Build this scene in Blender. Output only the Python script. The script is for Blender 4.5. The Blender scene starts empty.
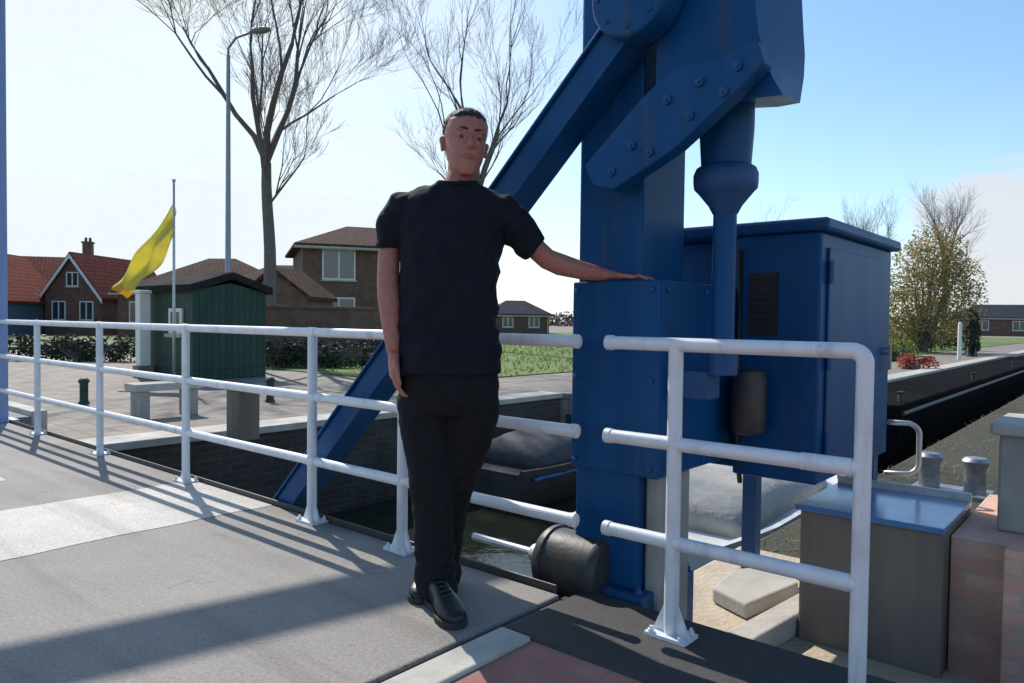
import bpy, math, random
from mathutils import Vector, Matrix, noise, Euler
R = math.radians
sc = bpy.context.scene
COL = sc.collection

# ------------------------------------------------------------------ camera
FPX = 740.0
CAM = Vector((0, 0, 1.05))
PITCH, ROLL = R(1.66), R(0.7)
CM = (Euler((R(90) - PITCH, 0, 0)).to_matrix() @ Matrix.Rotation(ROLL, 3, 'Z'))
cd = bpy.data.cameras.new('camera')
cam = bpy.data.objects.new('camera', cd)
COL.objects.link(cam)
cam.matrix_world = Matrix.Translation(CAM) @ CM.to_4x4()
cd.sensor_width = 36.0
cd.lens = FPX / 1024 * 36.0
cd.clip_start = 0.05
cd.clip_end = 3000
sc.camera = cam

def ray(px, py):
    return CM @ Vector(((px - 512) / FPX, (341.5 - py) / FPX, -1))
def pix(px, py, Z):
    d = ray(px, py); return CAM + d * (Z / d.y)
def gnd(px, py, z=0.0):
    d = ray(px, py); return CAM + d * ((z - CAM.z) / d.z)

# bridge frame: H hinge end of the leaf at the rail line, a = along the bridge (away), b = along the canal
H = Vector((0.163, 2.77, 0))
DV = Vector((0.76, -0.65, 0)); NV = Vector((0.65, 0.76, 0))
DV.normalize(); NV = Vector((-DV.y, DV.x, 0))
ROT = math.atan2(NV.y, NV.x)
def W(a, b, z=0.0):
    return H - DV * a + NV * b + Vector((0, 0, z))
def onb(px, py, b0):
    d = ray(px, py); t = (b0 - (CAM - H).dot(NV)) / d.dot(NV)
    return CAM + d * t

# ------------------------------------------------------------------ materials
def nt_new(name):
    m = bpy.data.materials.new(name); m.use_nodes = True
    nt = m.node_tree; p = nt.nodes['Principled BSDF']
    return m, nt, p
def N(nt, t, **kw):
    n = nt.nodes.new(t)
    for k, v in kw.items():
        if k.startswith('i_'):
            n.inputs[k[2:].replace('_', ' ')].default_value = v
        else:
            setattr(n, k, v)
    return n
def L(nt, a, b): nt.links.new(a, b)
def col4(c): return (c[0], c[1], c[2], 1)
def shade(c, f): return tuple(max(0, min(1, x * f)) for x in c)

def mat(name, c, rough=0.6, var=0.25, scale=6.0, bump=0.1, bscale=60.0, metal=0.0, c2=None, spec=0.5, coat=0.0,
        streak=False, bdist=0.01, thr=(0.35, 0.7), rust=None, dirt=0.0):
    m, nt, p = nt_new(name)
    tc = N(nt, 'ShaderNodeTexCoord')
    src = tc.outputs['Object']
    if streak:
        mp = N(nt, 'ShaderNodeMapping'); mp.inputs['Scale'].default_value = (1, 1, 0.12)
        L(nt, src, mp.inputs['Vector']); csrc = mp.outputs['Vector']
    else:
        csrc = src
    n1 = N(nt, 'ShaderNodeTexNoise', i_Scale=scale, i_Detail=6.0, i_Roughness=0.62)
    L(nt, csrc, n1.inputs['Vector'])
    rp = N(nt, 'ShaderNodeValToRGB')
    rp.color_ramp.elements[0].position = thr[0]; rp.color_ramp.elements[1].position = thr[1]
    a = shade(c, 1 - var); b = c2 if c2 else shade(c, 1 + var)
    rp.color_ramp.elements[0].color = col4(a if not c2 else c); rp.color_ramp.elements[1].color = col4(b)
    L(nt, n1.outputs['Fac'], rp.inputs['Fac'])
    out = rp.outputs['Color']
    if dirt:    # broad run-off streaks of grime
        md = N(nt, 'ShaderNodeMapping'); md.inputs['Scale'].default_value = (9, 9, .9); L(nt, src, md.inputs['Vector'])
        nd = N(nt, 'ShaderNodeTexNoise', i_Scale=1.6, i_Detail=7.0, i_Roughness=.65); L(nt, md.outputs['Vector'], nd.inputs['Vector'])
        rd = N(nt, 'ShaderNodeMapRange', interpolation_type='SMOOTHSTEP'); rd.inputs['From Min'].default_value = .52; rd.inputs['From Max'].default_value = .74
        rd.inputs['To Max'].default_value = dirt; L(nt, nd.outputs['Fac'], rd.inputs['Value'])
        mxd = N(nt, 'ShaderNodeMix', data_type='RGBA'); L(nt, rd.outputs['Result'], mxd.inputs['Factor']); L(nt, out, mxd.inputs['A'])
        mxd.inputs['B'].default_value = (.085, .075, .06, 1); out = mxd.outputs['Result']
    if rust:
        nr = N(nt, 'ShaderNodeTexNoise', i_Scale=11.0, i_Detail=9.0, i_Roughness=.7); L(nt, src, nr.inputs['Vector'])
        rr_ = N(nt, 'ShaderNodeMapRange', interpolation_type='SMOOTHSTEP'); rr_.inputs['From Min'].default_value = rust; rr_.inputs['From Max'].default_value = rust + .03
        L(nt, nr.outputs['Fac'], rr_.inputs['Value'])
        mxr = N(nt, 'ShaderNodeMix', data_type='RGBA'); L(nt, rr_.outputs['Result'], mxr.inputs['Factor']); L(nt, out, mxr.inputs['A'])
        mxr.inputs['B'].default_value = (.12, .05, .022, 1); out = mxr.outputs['Result']
    L(nt, out, p.inputs['Base Color'])
    mr = N(nt, 'ShaderNodeMapRange'); mr.inputs['To Min'].default_value = max(0.02, rough - 0.12); mr.inputs['To Max'].default_value = min(1, rough + 0.15)
    L(nt, n1.outputs['Fac'], mr.inputs['Value']); L(nt, mr.outputs['Result'], p.inputs['Roughness'])
    p.inputs['Metallic'].default_value = metal
    p.inputs['Specular IOR Level'].default_value = spec
    p.inputs['Coat Weight'].default_value = coat
    p.inputs['Coat Roughness'].default_value = 0.15
    if bump:
        n2 = N(nt, 'ShaderNodeTexNoise', i_Scale=bscale, i_Detail=4.0)
        L(nt, src, n2.inputs['Vector'])
        bp = N(nt, 'ShaderNodeBump'); bp.inputs['Strength'].default_value = bump; bp.inputs['Distance'].default_value = bdist
        L(nt, n2.outputs['Fac'], bp.inputs['Height']); L(nt, bp.outputs['Normal'], p.inputs['Normal'])
    return m

def mat_brick(name, c1, c2, mortar, bw=0.21, bh=0.062, rough=0.85, off=0.5, mort=0.008, bump=0.5):
    m, nt, p = nt_new(name)
    tc = N(nt, 'ShaderNodeTexCoord')
    br = N(nt, 'ShaderNodeTexBrick', offset=off)
    br.inputs['Scale'].default_value = 1.0
    br.inputs['Brick Width'].default_value = bw; br.inputs['Row Height'].default_value = bh
    br.inputs['Mortar Size'].default_value = mort
    br.inputs['Color1'].default_value = col4(c1); br.inputs['Color2'].default_value = col4(c2); br.inputs['Mortar'].default_value = col4(mortar)
    L(nt, tc.outputs['UV'], br.inputs['Vector'])
    n1 = N(nt, 'ShaderNodeTexNoise', i_Scale=3.0, i_Detail=6.0); L(nt, tc.outputs['UV'], n1.inputs['Vector'])
    mx = N(nt, 'ShaderNodeMix', data_type='RGBA', blend_type='MULTIPLY'); mx.inputs['Factor'].default_value = 0.6
    rp = N(nt, 'ShaderNodeValToRGB'); rp.color_ramp.elements[0].position = .3; rp.color_ramp.elements[1].position = .7
    rp.color_ramp.elements[0].color = (.45, .43, .42, 1); rp.color_ramp.elements[1].color = (1.1, 1.1, 1.1, 1)
    L(nt, n1.outputs['Fac'], rp.inputs['Fac'])
    L(nt, br.outputs['Color'], mx.inputs['A']); L(nt, rp.outputs['Color'], mx.inputs['B'])
    L(nt, mx.outputs['Result'], p.inputs['Base Color'])
    p.inputs['Roughness'].default_value = rough
    bp = N(nt, 'ShaderNodeBump', invert=True); bp.inputs['Strength'].default_value = bump; bp.inputs['Distance'].default_value = 0.006
    L(nt, br.outputs['Fac'], bp.inputs['Height']); L(nt, bp.outputs['Normal'], p.inputs['Normal'])
    return m

def mat_road(name, base, dark, grain=220.0, crack=True, bump=.35):
    m, nt, p = nt_new(name)
    tc = N(nt, 'ShaderNodeTexCoord'); s = tc.outputs['Object']
    big = N(nt, 'ShaderNodeTexNoise', i_Scale=1.3, i_Detail=7.0, i_Roughness=.65); L(nt, s, big.inputs['Vector'])
    fine = N(nt, 'ShaderNodeTexNoise', i_Scale=grain, i_Detail=3.0); L(nt, s, fine.inputs['Vector'])
    r1 = N(nt, 'ShaderNodeValToRGB'); r1.color_ramp.elements[0].position = .32; r1.color_ramp.elements[1].position = .68
    r1.color_ramp.elements[0].color = col4(dark); r1.color_ramp.elements[1].color = col4(base)
    L(nt, big.outputs['Fac'], r1.inputs['Fac'])
    r2 = N(nt, 'ShaderNodeValToRGB'); r2.color_ramp.elements[0].position = .3; r2.color_ramp.elements[1].position = .7
    r2.color_ramp.elements[0].color = (.74, .74, .74, 1); r2.color_ramp.elements[1].color = (1.16, 1.155, 1.15, 1)
    L(nt, fine.outputs['Fac'], r2.inputs['Fac'])
    mx = N(nt, 'ShaderNodeMix', data_type='RGBA', blend_type='MULTIPLY'); mx.inputs['Factor'].default_value = 1
    L(nt, r1.outputs['Color'], mx.inputs['A']); L(nt, r2.outputs['Color'], mx.inputs['B'])
    out = mx.outputs['Result']
    for sc_, lo_, hi_, cl in ((.55, .52, .66, (.70, .69, .67, 1)), (4.5, .62, .72, (.66, .64, .62, 1)), (17, .68, .72, (.52, .50, .48, 1)), (2.1, .60, .70, (1.16, 1.15, 1.12, 1))):
        ns = N(nt, 'ShaderNodeTexNoise', i_Scale=sc_, i_Detail=8.0, i_Roughness=.68, i_Distortion=.5); L(nt, s, ns.inputs['Vector'])
        rs = N(nt, 'ShaderNodeMapRange', interpolation_type='SMOOTHSTEP'); rs.inputs['From Min'].default_value = lo_; rs.inputs['From Max'].default_value = hi_; L(nt, ns.outputs['Fac'], rs.inputs['Value'])
        ms = N(nt, 'ShaderNodeMix', data_type='RGBA', blend_type='MULTIPLY'); L(nt, rs.outputs['Result'], ms.inputs['Factor']); L(nt, out, ms.inputs['A']); ms.inputs['B'].default_value = cl; out = ms.outputs['Result']
    if crack:
        v = N(nt, 'ShaderNodeTexVoronoi', feature='DISTANCE_TO_EDGE', i_Scale=.8)
        ad = N(nt, 'ShaderNodeMix', data_type='RGBA', blend_type='ADD'); ad.inputs['Factor'].default_value = .25
        L(nt, s, ad.inputs['A']); L(nt, big.outputs['Color'], ad.inputs['B']); L(nt, ad.outputs['Result'], v.inputs['Vector'])
        rc = N(nt, 'ShaderNodeValToRGB'); rc.color_ramp.elements[0].position = 0; rc.color_ramp.elements[1].position = .006
        rc.color_ramp.elements[0].color = (.45, .45, .45, 1); rc.color_ramp.elements[1].color = (1, 1, 1, 1)
        L(nt, v.outputs['Distance'], rc.inputs['Fac'])
        m2 = N(nt, 'ShaderNodeMix', data_type='RGBA', blend_type='MULTIPLY'); m2.inputs['Factor'].default_value = 1
        L(nt, out, m2.inputs['A']); L(nt, rc.outputs['Color'], m2.inputs['B']); out = m2.outputs['Result']
    L(nt, out, p.inputs['Base Color'])
    p.inputs['Roughness'].default_value = .82
    bp = N(nt, 'ShaderNodeBump'); bp.inputs['Strength'].default_value = bump; bp.inputs['Distance'].default_value = .004
    L(nt, fine.outputs['Fac'], bp.inputs['Height']); L(nt, bp.outputs['Normal'], p.inputs['Normal'])
    return m

M = {}
M['blue'] = mat('blue_paint', (.0015, .052, .160), .42, c2=(.004, .078, .225), scale=5, bump=.06, bscale=25, spec=.22, coat=.0, streak=True, rust=.68, dirt=.35)
M['blue_dull'] = mat('dull_blue_paint', (.004, .055, .175), .52, c2=(.012, .075, .21), scale=7, bump=.08, streak=True, rust=.66, dirt=.4)
M['mast_blue_glare'] = mat('glare_paled_blue', (.20, .29, .52), .5, c2=(.26, .35, .56), scale=4, bump=.05, streak=True, dirt=.2)  # mast blue lightened in colour to carry the glare over it
M['white'] = mat('white_paint', (.74, .75, .77), .38, c2=(.56, .55, .53), scale=9, bump=.08, bscale=60, thr=(.5, .85), rust=.69, dirt=.35)
M['steel'] = mat('grey_steel', (.32, .32, .33), .45, var=.25, scale=14, bump=.08, metal=.7)
M['galv'] = mat('galvanised_tube', (.55, .55, .55), .42, var=.15, scale=20, metal=.6, bump=.04)
M['darksteel'] = mat('dark_greasy_steel', (.035, .035, .037), .5, c2=(.12, .062, .032), scale=7, bump=.12, bscale=50, thr=(.5, .75))
M['deck'] = mat_road('deck_wear_layer', (.325, .298, .272), (.25, .232, .213), 190, crack=False, bump=.6)
def streaks(mt):
    nt = mt.node_tree; p = nt.nodes['Principled BSDF']; src = p.inputs['Base Color'].links[0].from_socket
    tc = N(nt, 'ShaderNodeTexCoord'); mp = N(nt, 'ShaderNodeMapping'); mp.inputs['Rotation'].default_value = (0, 0, -math.atan2(DV.y, DV.x)); L(nt, tc.outputs['Object'], mp.inputs['Vector'])
    m2 = N(nt, 'ShaderNodeMapping'); m2.inputs['Scale'].default_value = (.35, 5.5, 1); L(nt, mp.outputs['Vector'], m2.inputs['Vector'])
    n = N(nt, 'ShaderNodeTexNoise', i_Scale=1.0, i_Detail=7.0, i_Roughness=.6); L(nt, m2.outputs['Vector'], n.inputs['Vector'])
    r = N(nt, 'ShaderNodeMapRange', interpolation_type='SMOOTHSTEP'); r.inputs['From Min'].default_value = .46; r.inputs['From Max'].default_value = .68; r.inputs['To Max'].default_value = .8; L(nt, n.outputs['Fac'], r.inputs['Value'])
    g = N(nt, 'ShaderNodeTexNoise', i_Scale=70.0, i_Detail=5.0, i_Roughness=.75); L(nt, tc.outputs['Object'], g.inputs['Vector'])
    rg = N(nt, 'ShaderNodeValToRGB'); rg.color_ramp.elements[0].position = .36; rg.color_ramp.elements[1].position = .64
    rg.color_ramp.elements[0].color = (.76, .76, .76, 1); rg.color_ramp.elements[1].color = (1.13, 1.13, 1.12, 1); L(nt, g.outputs['Fac'], rg.inputs['Fac'])
    a = N(nt, 'ShaderNodeMix', data_type='RGBA', blend_type='MULTIPLY'); a.inputs['B'].default_value = (.76, .75, .74, 1); L(nt, r.outputs['Result'], a.inputs['Factor']); L(nt, src, a.inputs['A'])
    b = N(nt, 'ShaderNodeMix', data_type='RGBA', blend_type='MULTIPLY'); b.inputs['Factor'].default_value = 1; L(nt, a.outputs['Result'], b.inputs['A']); L(nt, rg.outputs['Color'], b.inputs['B'])
    L(nt, b.outputs['Result'], p.inputs['Base Color'])
streaks(M['deck'])
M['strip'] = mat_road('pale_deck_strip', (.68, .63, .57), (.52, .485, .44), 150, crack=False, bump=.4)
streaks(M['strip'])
M['asph'] = mat_road('asphalt_road', (.22, .215, .21), (.16, .158, .155), 200)
M['concrete'] = mat('weathered_concrete', (.40, .375, .34), .85, c2=(.25, .235, .215), scale=3, bump=.3, bscale=45)
M['conc_grey'] = mat('grey_concrete', (.27, .215, .17), .85, c2=(.16, .125, .10), scale=3.5, bump=.35, bscale=40, streak=True)
M['conc_pale'] = mat('pale_concrete', (.52, .49, .44), .85, c2=(.36, .34, .30), scale=4, bump=.25, bscale=50)
M['sand'] = mat('sandy_concrete', (.55, .46, .34), .9, c2=(.38, .31, .23), scale=3, bump=.5, bscale=35, bdist=.02)
M['granite'] = mat('dark_granite_and_shade', (.035, .033, .034), .75, c2=(.06, .057, .055), scale=30, bump=.2, bscale=120)  # edge stones; the dark tone also serves as the recess shade
M['brickpave'] = mat_brick('red_paving_brick', (.44, .19, .15), (.36, .14, .11), (.26, .2, .17), .2, .1, mort=.006)
M['brick'] = mat_brick('red_wall_brick', (.82, .46, .345), (.72, .38, .28), (.58, .44, .36), mort=.006)
M['brick_brown'] = mat_brick('brown_house_brick', (.21, .10, .07), (.155, .075, .052), (.17, .14, .12))
M['brick_dark'] = mat_brick('dark_quay_brick', (.075, .058, .05), (.05, .042, .038), (.085, .08, .07), .25, .08)
M['pavers'] = mat_brick('quay_pavers', (.31, .265, .22), (.235, .20, .168), (.14, .12, .10), .3, .3, off=.0, mort=.01, bump=.3)
M['roof_red'] = mat_brick('red_roof_tiles', (.30, .075, .05), (.23, .055, .04), (.09, .03, .025), .26, .32, mort=.03, bump=1)
M['roof_brown'] = mat_brick('brown_roof_tiles', (.13, .075, .055), (.10, .058, .045), (.045, .03, .025), .26, .32, mort=.03, bump=1)
M['lip'] = mat('lip_skin', (.30, .095, .08), .45, var=.12, scale=40, bump=.1, bscale=200, bdist=.001)
M['roof_grey'] = mat_brick('slate_roof_tiles', (.075, .08, .10), (.055, .06, .075), (.03, .03, .035), .26, .32, mort=.03, bump=1)
M['grass'] = mat('lawn_soil', (.09, .145, .025), .9, c2=(.14, .19, .045), scale=1.4, bump=.6, bscale=60)
M['weeds'] = mat('weedy_ground', (.055, .048, .034), .95, c2=(.04, .045, .024), scale=2.4, bump=.8, bscale=30, bdist=.03)
M['leaf_green'] = mat('fresh_leaf', (.12, .17, .03), .6, c2=(.18, .21, .055), scale=2, bump=0)
M['leaf_olive'] = mat('olive_leaf', (.20, .18, .075), .65, c2=(.27, .22, .11), scale=1.5, bump=0)
M['leaf_dark'] = mat('evergreen_leaf', (.02, .04, .016), .65, c2=(.035, .055, .02), scale=3, bump=0)
M['flower'] = mat('red_flower', (.5, .05, .03), .6, c2=(.55, .16, .03), scale=5, bump=0)
M['bark'] = mat('grey_bark', (.12, .105, .095), .9, c2=(.19, .17, .15), scale=8, bump=.6, bscale=25, bdist=.03)
M['twig'] = mat('twig_bark', (.15, .12, .11), .9, var=.2, scale=3, bump=0)
M['green_wood'] = mat_brick('dark_green_boards', (.012, .066, .040), (.009, .050, .031), (.003, .008, .007), .14, 4.0, rough=.6, off=0, mort=.008, bump=.6)
M['teal'] = mat('teal_boards', (.06, .13, .17), .6, c2=(.09, .16, .2), scale=5, bump=.1, streak=True)
M['trim'] = mat('white_trim', (.75, .75, .73), .5, var=.08, bump=.03)
M['glass'] = mat('window_glass', (.04, .05, .06), .06, var=.2, scale=.7, bump=.02, bscale=2, spec=.9)
M['yellow'] = mat('yellow_cloth', (.80, .68, .12), .75, c2=(.82, .74, .22), scale=4, bump=.15, bscale=140, bdist=.003)
M['orange'] = mat('orange_cloth', (.82, .52, .08), .75, var=.1, scale=4, bump=.15, bscale=140, bdist=.003)
M['skin'] = mat('skin', (.365, .14, .102), .55, c2=(.43, .19, .14), scale=38, bump=.25, bscale=260, bdist=.002)
M['shirt'] = mat('dark_navy_jersey', (.0085, .009, .0165), .9, c2=(.0125, .0132, .022), scale=18, bump=.25, bscale=420, bdist=.002, spec=.25)
M['trouser'] = mat('black_denim', (.0085, .0085, .0105), .85, c2=(.014, .014, .017), scale=26, bump=.3, bscale=380, bdist=.002, spec=.25)
M['hair'] = mat('dark_hair', (.012, .009, .008), .6, c2=(.03, .024, .02), scale=60, bump=.8, bscale=260, bdist=.004)
M['shoe'] = mat('black_leather', (.012, .012, .013), .42, var=.3, scale=12, bump=.15, bscale=80)
M['sole'] = mat('rubber_sole', (.03, .029, .028), .8, var=.2, bump=.2)
M['eye'] = mat('eye_white', (.17, .12, .11), .2, var=.05, bump=0)
M['iris'] = mat('dark_iris', (.02, .012, .008), .1, var=.1, bump=0)
M['boatwhite'] = mat('white_gelcoat', (.72, .72, .70), .3, c2=(.55, .54, .5), scale=3, bump=.03, thr=(.5, .9))
M['tarp'] = mat('blue_tarpaulin', (.06, .19, .42), .55, var=.2, scale=6, bump=.3, bscale=20)
M['bluesteel'] = mat('blue_sheet_steel', (.09, .21, .44), .28, c2=(.13, .27, .52), scale=4, bump=.08, bscale=14, metal=0.0, coat=.5)
M['boatdark'] = mat('grey_brown_hull_paint', (.085, .075, .068), .45, c2=(.05, .045, .042), scale=3, bump=.05, dirt=.3)
M['canvas'] = mat('pale_canvas', (.42, .38, .33), .85, c2=(.52, .48, .42), scale=5, bump=.35, bscale=14, bdist=.03)
M['felt'] = mat('black_roof_felt', (.03, .03, .03), .95, var=.2, bump=.2, spec=.05)
M['cover_grey'] = mat('dark_grey_canvas', (.07, .07, .075), .85, var=.25, scale=6, bump=.35, bscale=12, bdist=.03)
M['wood'] = mat('brown_wood', (.24, .15, .085), .6, c2=(.16, .095, .05), scale=9, bump=.2, streak=False)
M['black'] = mat('black_paint', (.012, .012, .013), .5, var=.2, bump=.05)
M['barge'] = mat('black_tarred_steel', (.010, .010, .0105), .95, var=.3, scale=2, bump=.2, spec=.02, rust=.68)
M['lamp_glass'] = mat('frosted_lamp_glass', (.7, .7, .68), .4, var=.05, bump=0)
for k in ('roof_red', 'roof_brown', 'roof_grey'):
    if k in M: M[k].node_tree.nodes['Principled BSDF'].inputs['Specular IOR Level'].default_value = .05
def translucent(mt, c, f):
    nt = mt.node_tree; p = nt.nodes['Principled BSDF']; o = nt.nodes['Material Output']
    t = nt.nodes.new('ShaderNodeBsdfTranslucent'); t.inputs['Color'].default_value = col4(c)
    mx = nt.nodes.new('ShaderNodeMixShader'); mx.inputs[0].default_value = f
    L(nt, p.outputs[0], mx.inputs[1]); L(nt, t.outputs[0], mx.inputs[2]); L(nt, mx.outputs[0], o.inputs['Surface'])
translucent(M['leaf_olive'], (.36, .30, .10), .45); translucent(M['leaf_green'], (.20, .28, .04), .4)
translucent(M['yellow'], (.85, .78, .22), .5); translucent(M['orange'], (.85, .58, .10), .5); translucent(M['flower'], (.6, .1, .04), .3)
# leaves let some light through
for k in ('leaf_green', 'leaf_olive', 'grass'):
    M[k].node_tree.nodes['Principled BSDF'].inputs['Subsurface Weight'].default_value = 0.0
M['skin'].node_tree.nodes['Principled BSDF'].inputs['Subsurface Weight'].default_value = .12
M['skin'].node_tree.nodes['Principled BSDF'].inputs['Subsurface Radius'].default_value = (.012, .004, .002)
M['skin'].node_tree.nodes['Principled BSDF'].inputs['Subsurface Scale'].default_value = 1.0
# water
wm, nt, p = nt_new('canal_water')
p.inputs['Base Color'].default_value = (.022, .026, .016, 1); p.inputs['Roughness'].default_value = .05; p.inputs['IOR'].default_value = 1.33
tc = N(nt, 'ShaderNodeTexCoord'); n1 = N(nt, 'ShaderNodeTexNoise', i_Scale=2.2, i_Detail=5.0, i_Roughness=.55)
L(nt, tc.outputs['Object'], n1.inputs['Vector']); bp = N(nt, 'ShaderNodeBump'); bp.inputs['Strength'].default_value = .35; bp.inputs['Distance'].default_value = .05
L(nt, n1.outputs['Fac'], bp.inputs['Height']); L(nt, bp.outputs['Normal'], p.inputs['Normal'])
M['water'] = wm

# ------------------------------------------------------------------ mesh builder
class MB:
    def __init__(s): s.v = []; s.f = []
    def add(s, vs, fs):
        o = len(s.v); s.v += [Vector(v) for v in vs]; s.f += [tuple(i + o for i in f) for f in fs]; return s
    def hexa(s, c):   # 8 corners: bottom 4 ccw, top 4
        return s.add(c, [(3, 2, 1, 0), (4, 5, 6, 7), (0, 1, 5, 4), (1, 2, 6, 5), (2, 3, 7, 6), (3, 0, 4, 7)])
    def box(s, x0, x1, y0, y1, z0, z1):
        return s.hexa([(x0, y0, z0), (x1, y0, z0), (x1, y1, z0), (x0, y1, z0), (x0, y0, z1), (x1, y0, z1), (x1, y1, z1), (x0, y1, z1)])
    def abox(s, a0, a1, b0, b1, z0, z1):   # box in bridge coordinates
        a0, a1 = max(a0, a1), min(a0, a1)
        q = [(a0, b0), (a1, b0), (a1, b1), (a0, b1)]
        return s.hexa([W(a, b, z0) for a, b in q] + [W(a, b, z1) for a, b in q])
    def obox(s, c, ux, uy, uz, hx, hy, hz):
        c = Vector(c); ux, uy, uz = Vector(ux) * hx, Vector(uy) * hy, Vector(uz) * hz
        q = [(-1, -1), (1, -1), (1, 1), (-1, 1)]
        return s.hexa([c + ux * i + uy * j - uz for i, j in q] + [c + ux * i + uy * j + uz for i, j in q])
    def beam(s, p0, p1, side, w, t):   # box beam: width w along side x axis, thickness t along side
        p0, p1 = Vector(p0), Vector(p1); ax = (p1 - p0).normalized(); sd = Vector(side); sd = (sd - ax * sd.dot(ax)).normalized()
        up = ax.cross(sd)
        return s.obox((p0 + p1) / 2, ax, sd, up, (p1 - p0).length / 2, t / 2, w / 2)
    def prism(s, pts, off):   # polygon extruded by vector off
        n = len(pts); off = Vector(off)
        vs = [Vector(q) for q in pts] + [Vector(q) + off for q in pts]
        fs = [tuple(range(n)), tuple(range(2 * n - 1, n - 1, -1))] + [(i, i + n, (i + 1) % n + n, (i + 1) % n) for i in range(n)]
        return s.add(vs, fs)
    def tube(s, pts, r, n=10, cap=True):
        pts = [Vector(q) for q in pts]; rs = r if isinstance(r, (list, tuple)) else [r] * len(pts)
        k = len(pts); T = []
        for i in range(k):
            T.append((pts[min(i + 1, k - 1)] - pts[max(i - 1, 0)]).normalized())
        ref = Vector((0, 0, 1)) if abs(T[0].z) < .9 else Vector((1, 0, 0))
        u = T[0].cross(ref).normalized(); vs = []
        for i in range(k):
            u = (u - T[i] * u.dot(T[i])).normalized(); w = T[i].cross(u)
            for j in range(n):
                an = 2 * math.pi * j / n
                vs.append(pts[i] + (u * math.cos(an) + w * math.sin(an)) * rs[i])
        fs = [(i * n + j, i * n + (j + 1) % n, (i + 1) * n + (j + 1) % n, (i + 1) * n + j) for i in range(k - 1) for j in range(n)]
        if cap: fs += [tuple(range(n - 1, -1, -1)), tuple((k - 1) * n + j for j in range(n))]
        return s.add(vs, fs)
    def lathe(s, base, prof, n=24, axis=(0, 0, 1)):   # prof: (r, h)
        ax = Vector(axis).normalized(); ref = Vector((1, 0, 0)) if abs(ax.x) < .9 else Vector((0, 1, 0))
        u = ax.cross(ref).normalized(); w = ax.cross(u); base = Vector(base); vs = []
        for r, h in prof:
            for j in range(n):
                an = 2 * math.pi * j / n; vs.append(base + ax * h + (u * math.cos(an) + w * math.sin(an)) * max(r, 1e-4))
        k = len(prof)
        fs = [(i * n + j, i * n + (j + 1) % n, (i + 1) * n + (j + 1) % n, (i + 1) * n + j) for i in range(k - 1) for j in range(n)]
        fs += [tuple(range(n - 1, -1, -1)), tuple((k - 1) * n + j for j in range(n))]
        return s.add(vs, fs)
    def rings(s, rg, n=28, e=2.3, ux=(1, 0, 0), uy=(0, 1, 0)):   # (centre, rx, ry)
        ux, uy = Vector(ux), Vector(uy); vs = []
        for c, rx, ry in rg:
            for j in range(n):
                an = 2 * math.pi * j / n; ca, sa = math.cos(an), math.sin(an)
                vs.append(Vector(c) + ux * rx * math.copysign(abs(ca) ** (2 / e), ca) + uy * ry * math.copysign(abs(sa) ** (2 / e), sa))
        k = len(rg)
        fs = [(i * n + j, i * n + (j + 1) % n, (i + 1) * n + (j + 1) % n, (i + 1) * n + j) for i in range(k - 1) for j in range(n)]
        fs += [tuple(range(n - 1, -1, -1)), tuple((k - 1) * n + j for j in range(n))]
        return s.add(vs, fs)
    def ball(s, c, r, rot=None, n=16, m=10):
        r = (r, r, r) if not isinstance(r, (tuple, list)) else r; c = Vector(c); vs = []
        for i in range(1, m):
            th = math.pi * i / m
            for j in range(n):
                ph = 2 * math.pi * j / n
                v = Vector((r[0] * math.sin(th) * math.cos(ph), r[1] * math.sin(th) * math.sin(ph), r[2] * math.cos(th)))
                vs.append(c + (rot @ v if rot else v))
        t = Vector((0, 0, r[2])); vs += [c + (rot @ t if rot else t), c - (rot @ t if rot else t)]
        a, b = len(vs) - 2, len(vs) - 1
        fs = [(i * n + j, (i + 1) * n + j, (i + 1) * n + (j + 1) % n, i * n + (j + 1) % n) for i in range(m - 2) for j in range(n)]
        fs += [(a, j, (j + 1) % n) for j in range(n)] + [((m - 2) * n + (j + 1) % n, (m - 2) * n + j, b) for j in range(n)]
        return s.add(vs, fs)
    def quad(s, c, u, v):
        c, u, v = Vector(c), Vector(u), Vector(v); return s.add([c - u - v, c + u - v, c + u + v, c - u + v], [(0, 1, 2, 3)])
    def build(s, name, m, parent=None, smooth=False, bevel=0.0, loc=None, fixn=True, uv=True):
        org = Vector((0, 0, 0))
        q = parent
        while q is not None: org += q.location; q = q.parent
        if loc is not None: org += Vector(loc)
        me = bpy.data.meshes.new(name)
        me.from_pydata([v - org for v in s.v], [], s.f); me.update()
        if fixn:
            import bmesh
            bm = bmesh.new(); bm.from_mesh(me); bmesh.ops.recalc_face_normals(bm, faces=bm.faces); bm.to_mesh(me); bm.free()
        if uv:
            ul = me.uv_layers.new(name='UVMap')
            for pl in me.polygons:
                nn = pl.normal
                if abs(nn.z) > .8:
                    for li in pl.loop_indices:
                        c = me.vertices[me.loops[li].vertex_index].co + org
                        ul.data[li].uv = (c.dot(NV), c.dot(DV))
                else:
                    t = Vector((-nn.y, nn.x, 0)).normalized(); w = nn.cross(t)
                    for li in pl.loop_indices:
                        c = me.vertices[me.loops[li].vertex_index].co + org
                        ul.data[li].uv = (c.dot(t), c.dot(w))
        if smooth:
            for pl in me.polygons: pl.use_smooth = True
        me.materials.append(m)
        o = bpy.data.objects.new(name, me); COL.objects.link(o)
        if parent is not None: o.parent = parent
        if loc is not None: o.location = loc
        if bevel:
            b = o.modifiers.new('bevel', 'BEVEL'); b.width = bevel; b.segments = 2; b.limit_method = 'ANGLE'; b.angle_limit = R(35)
        if smooth == 'auto':
            try: me.set_sharp_from_angle(angle=R(38))
            except Exception: pass
        return o

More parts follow.
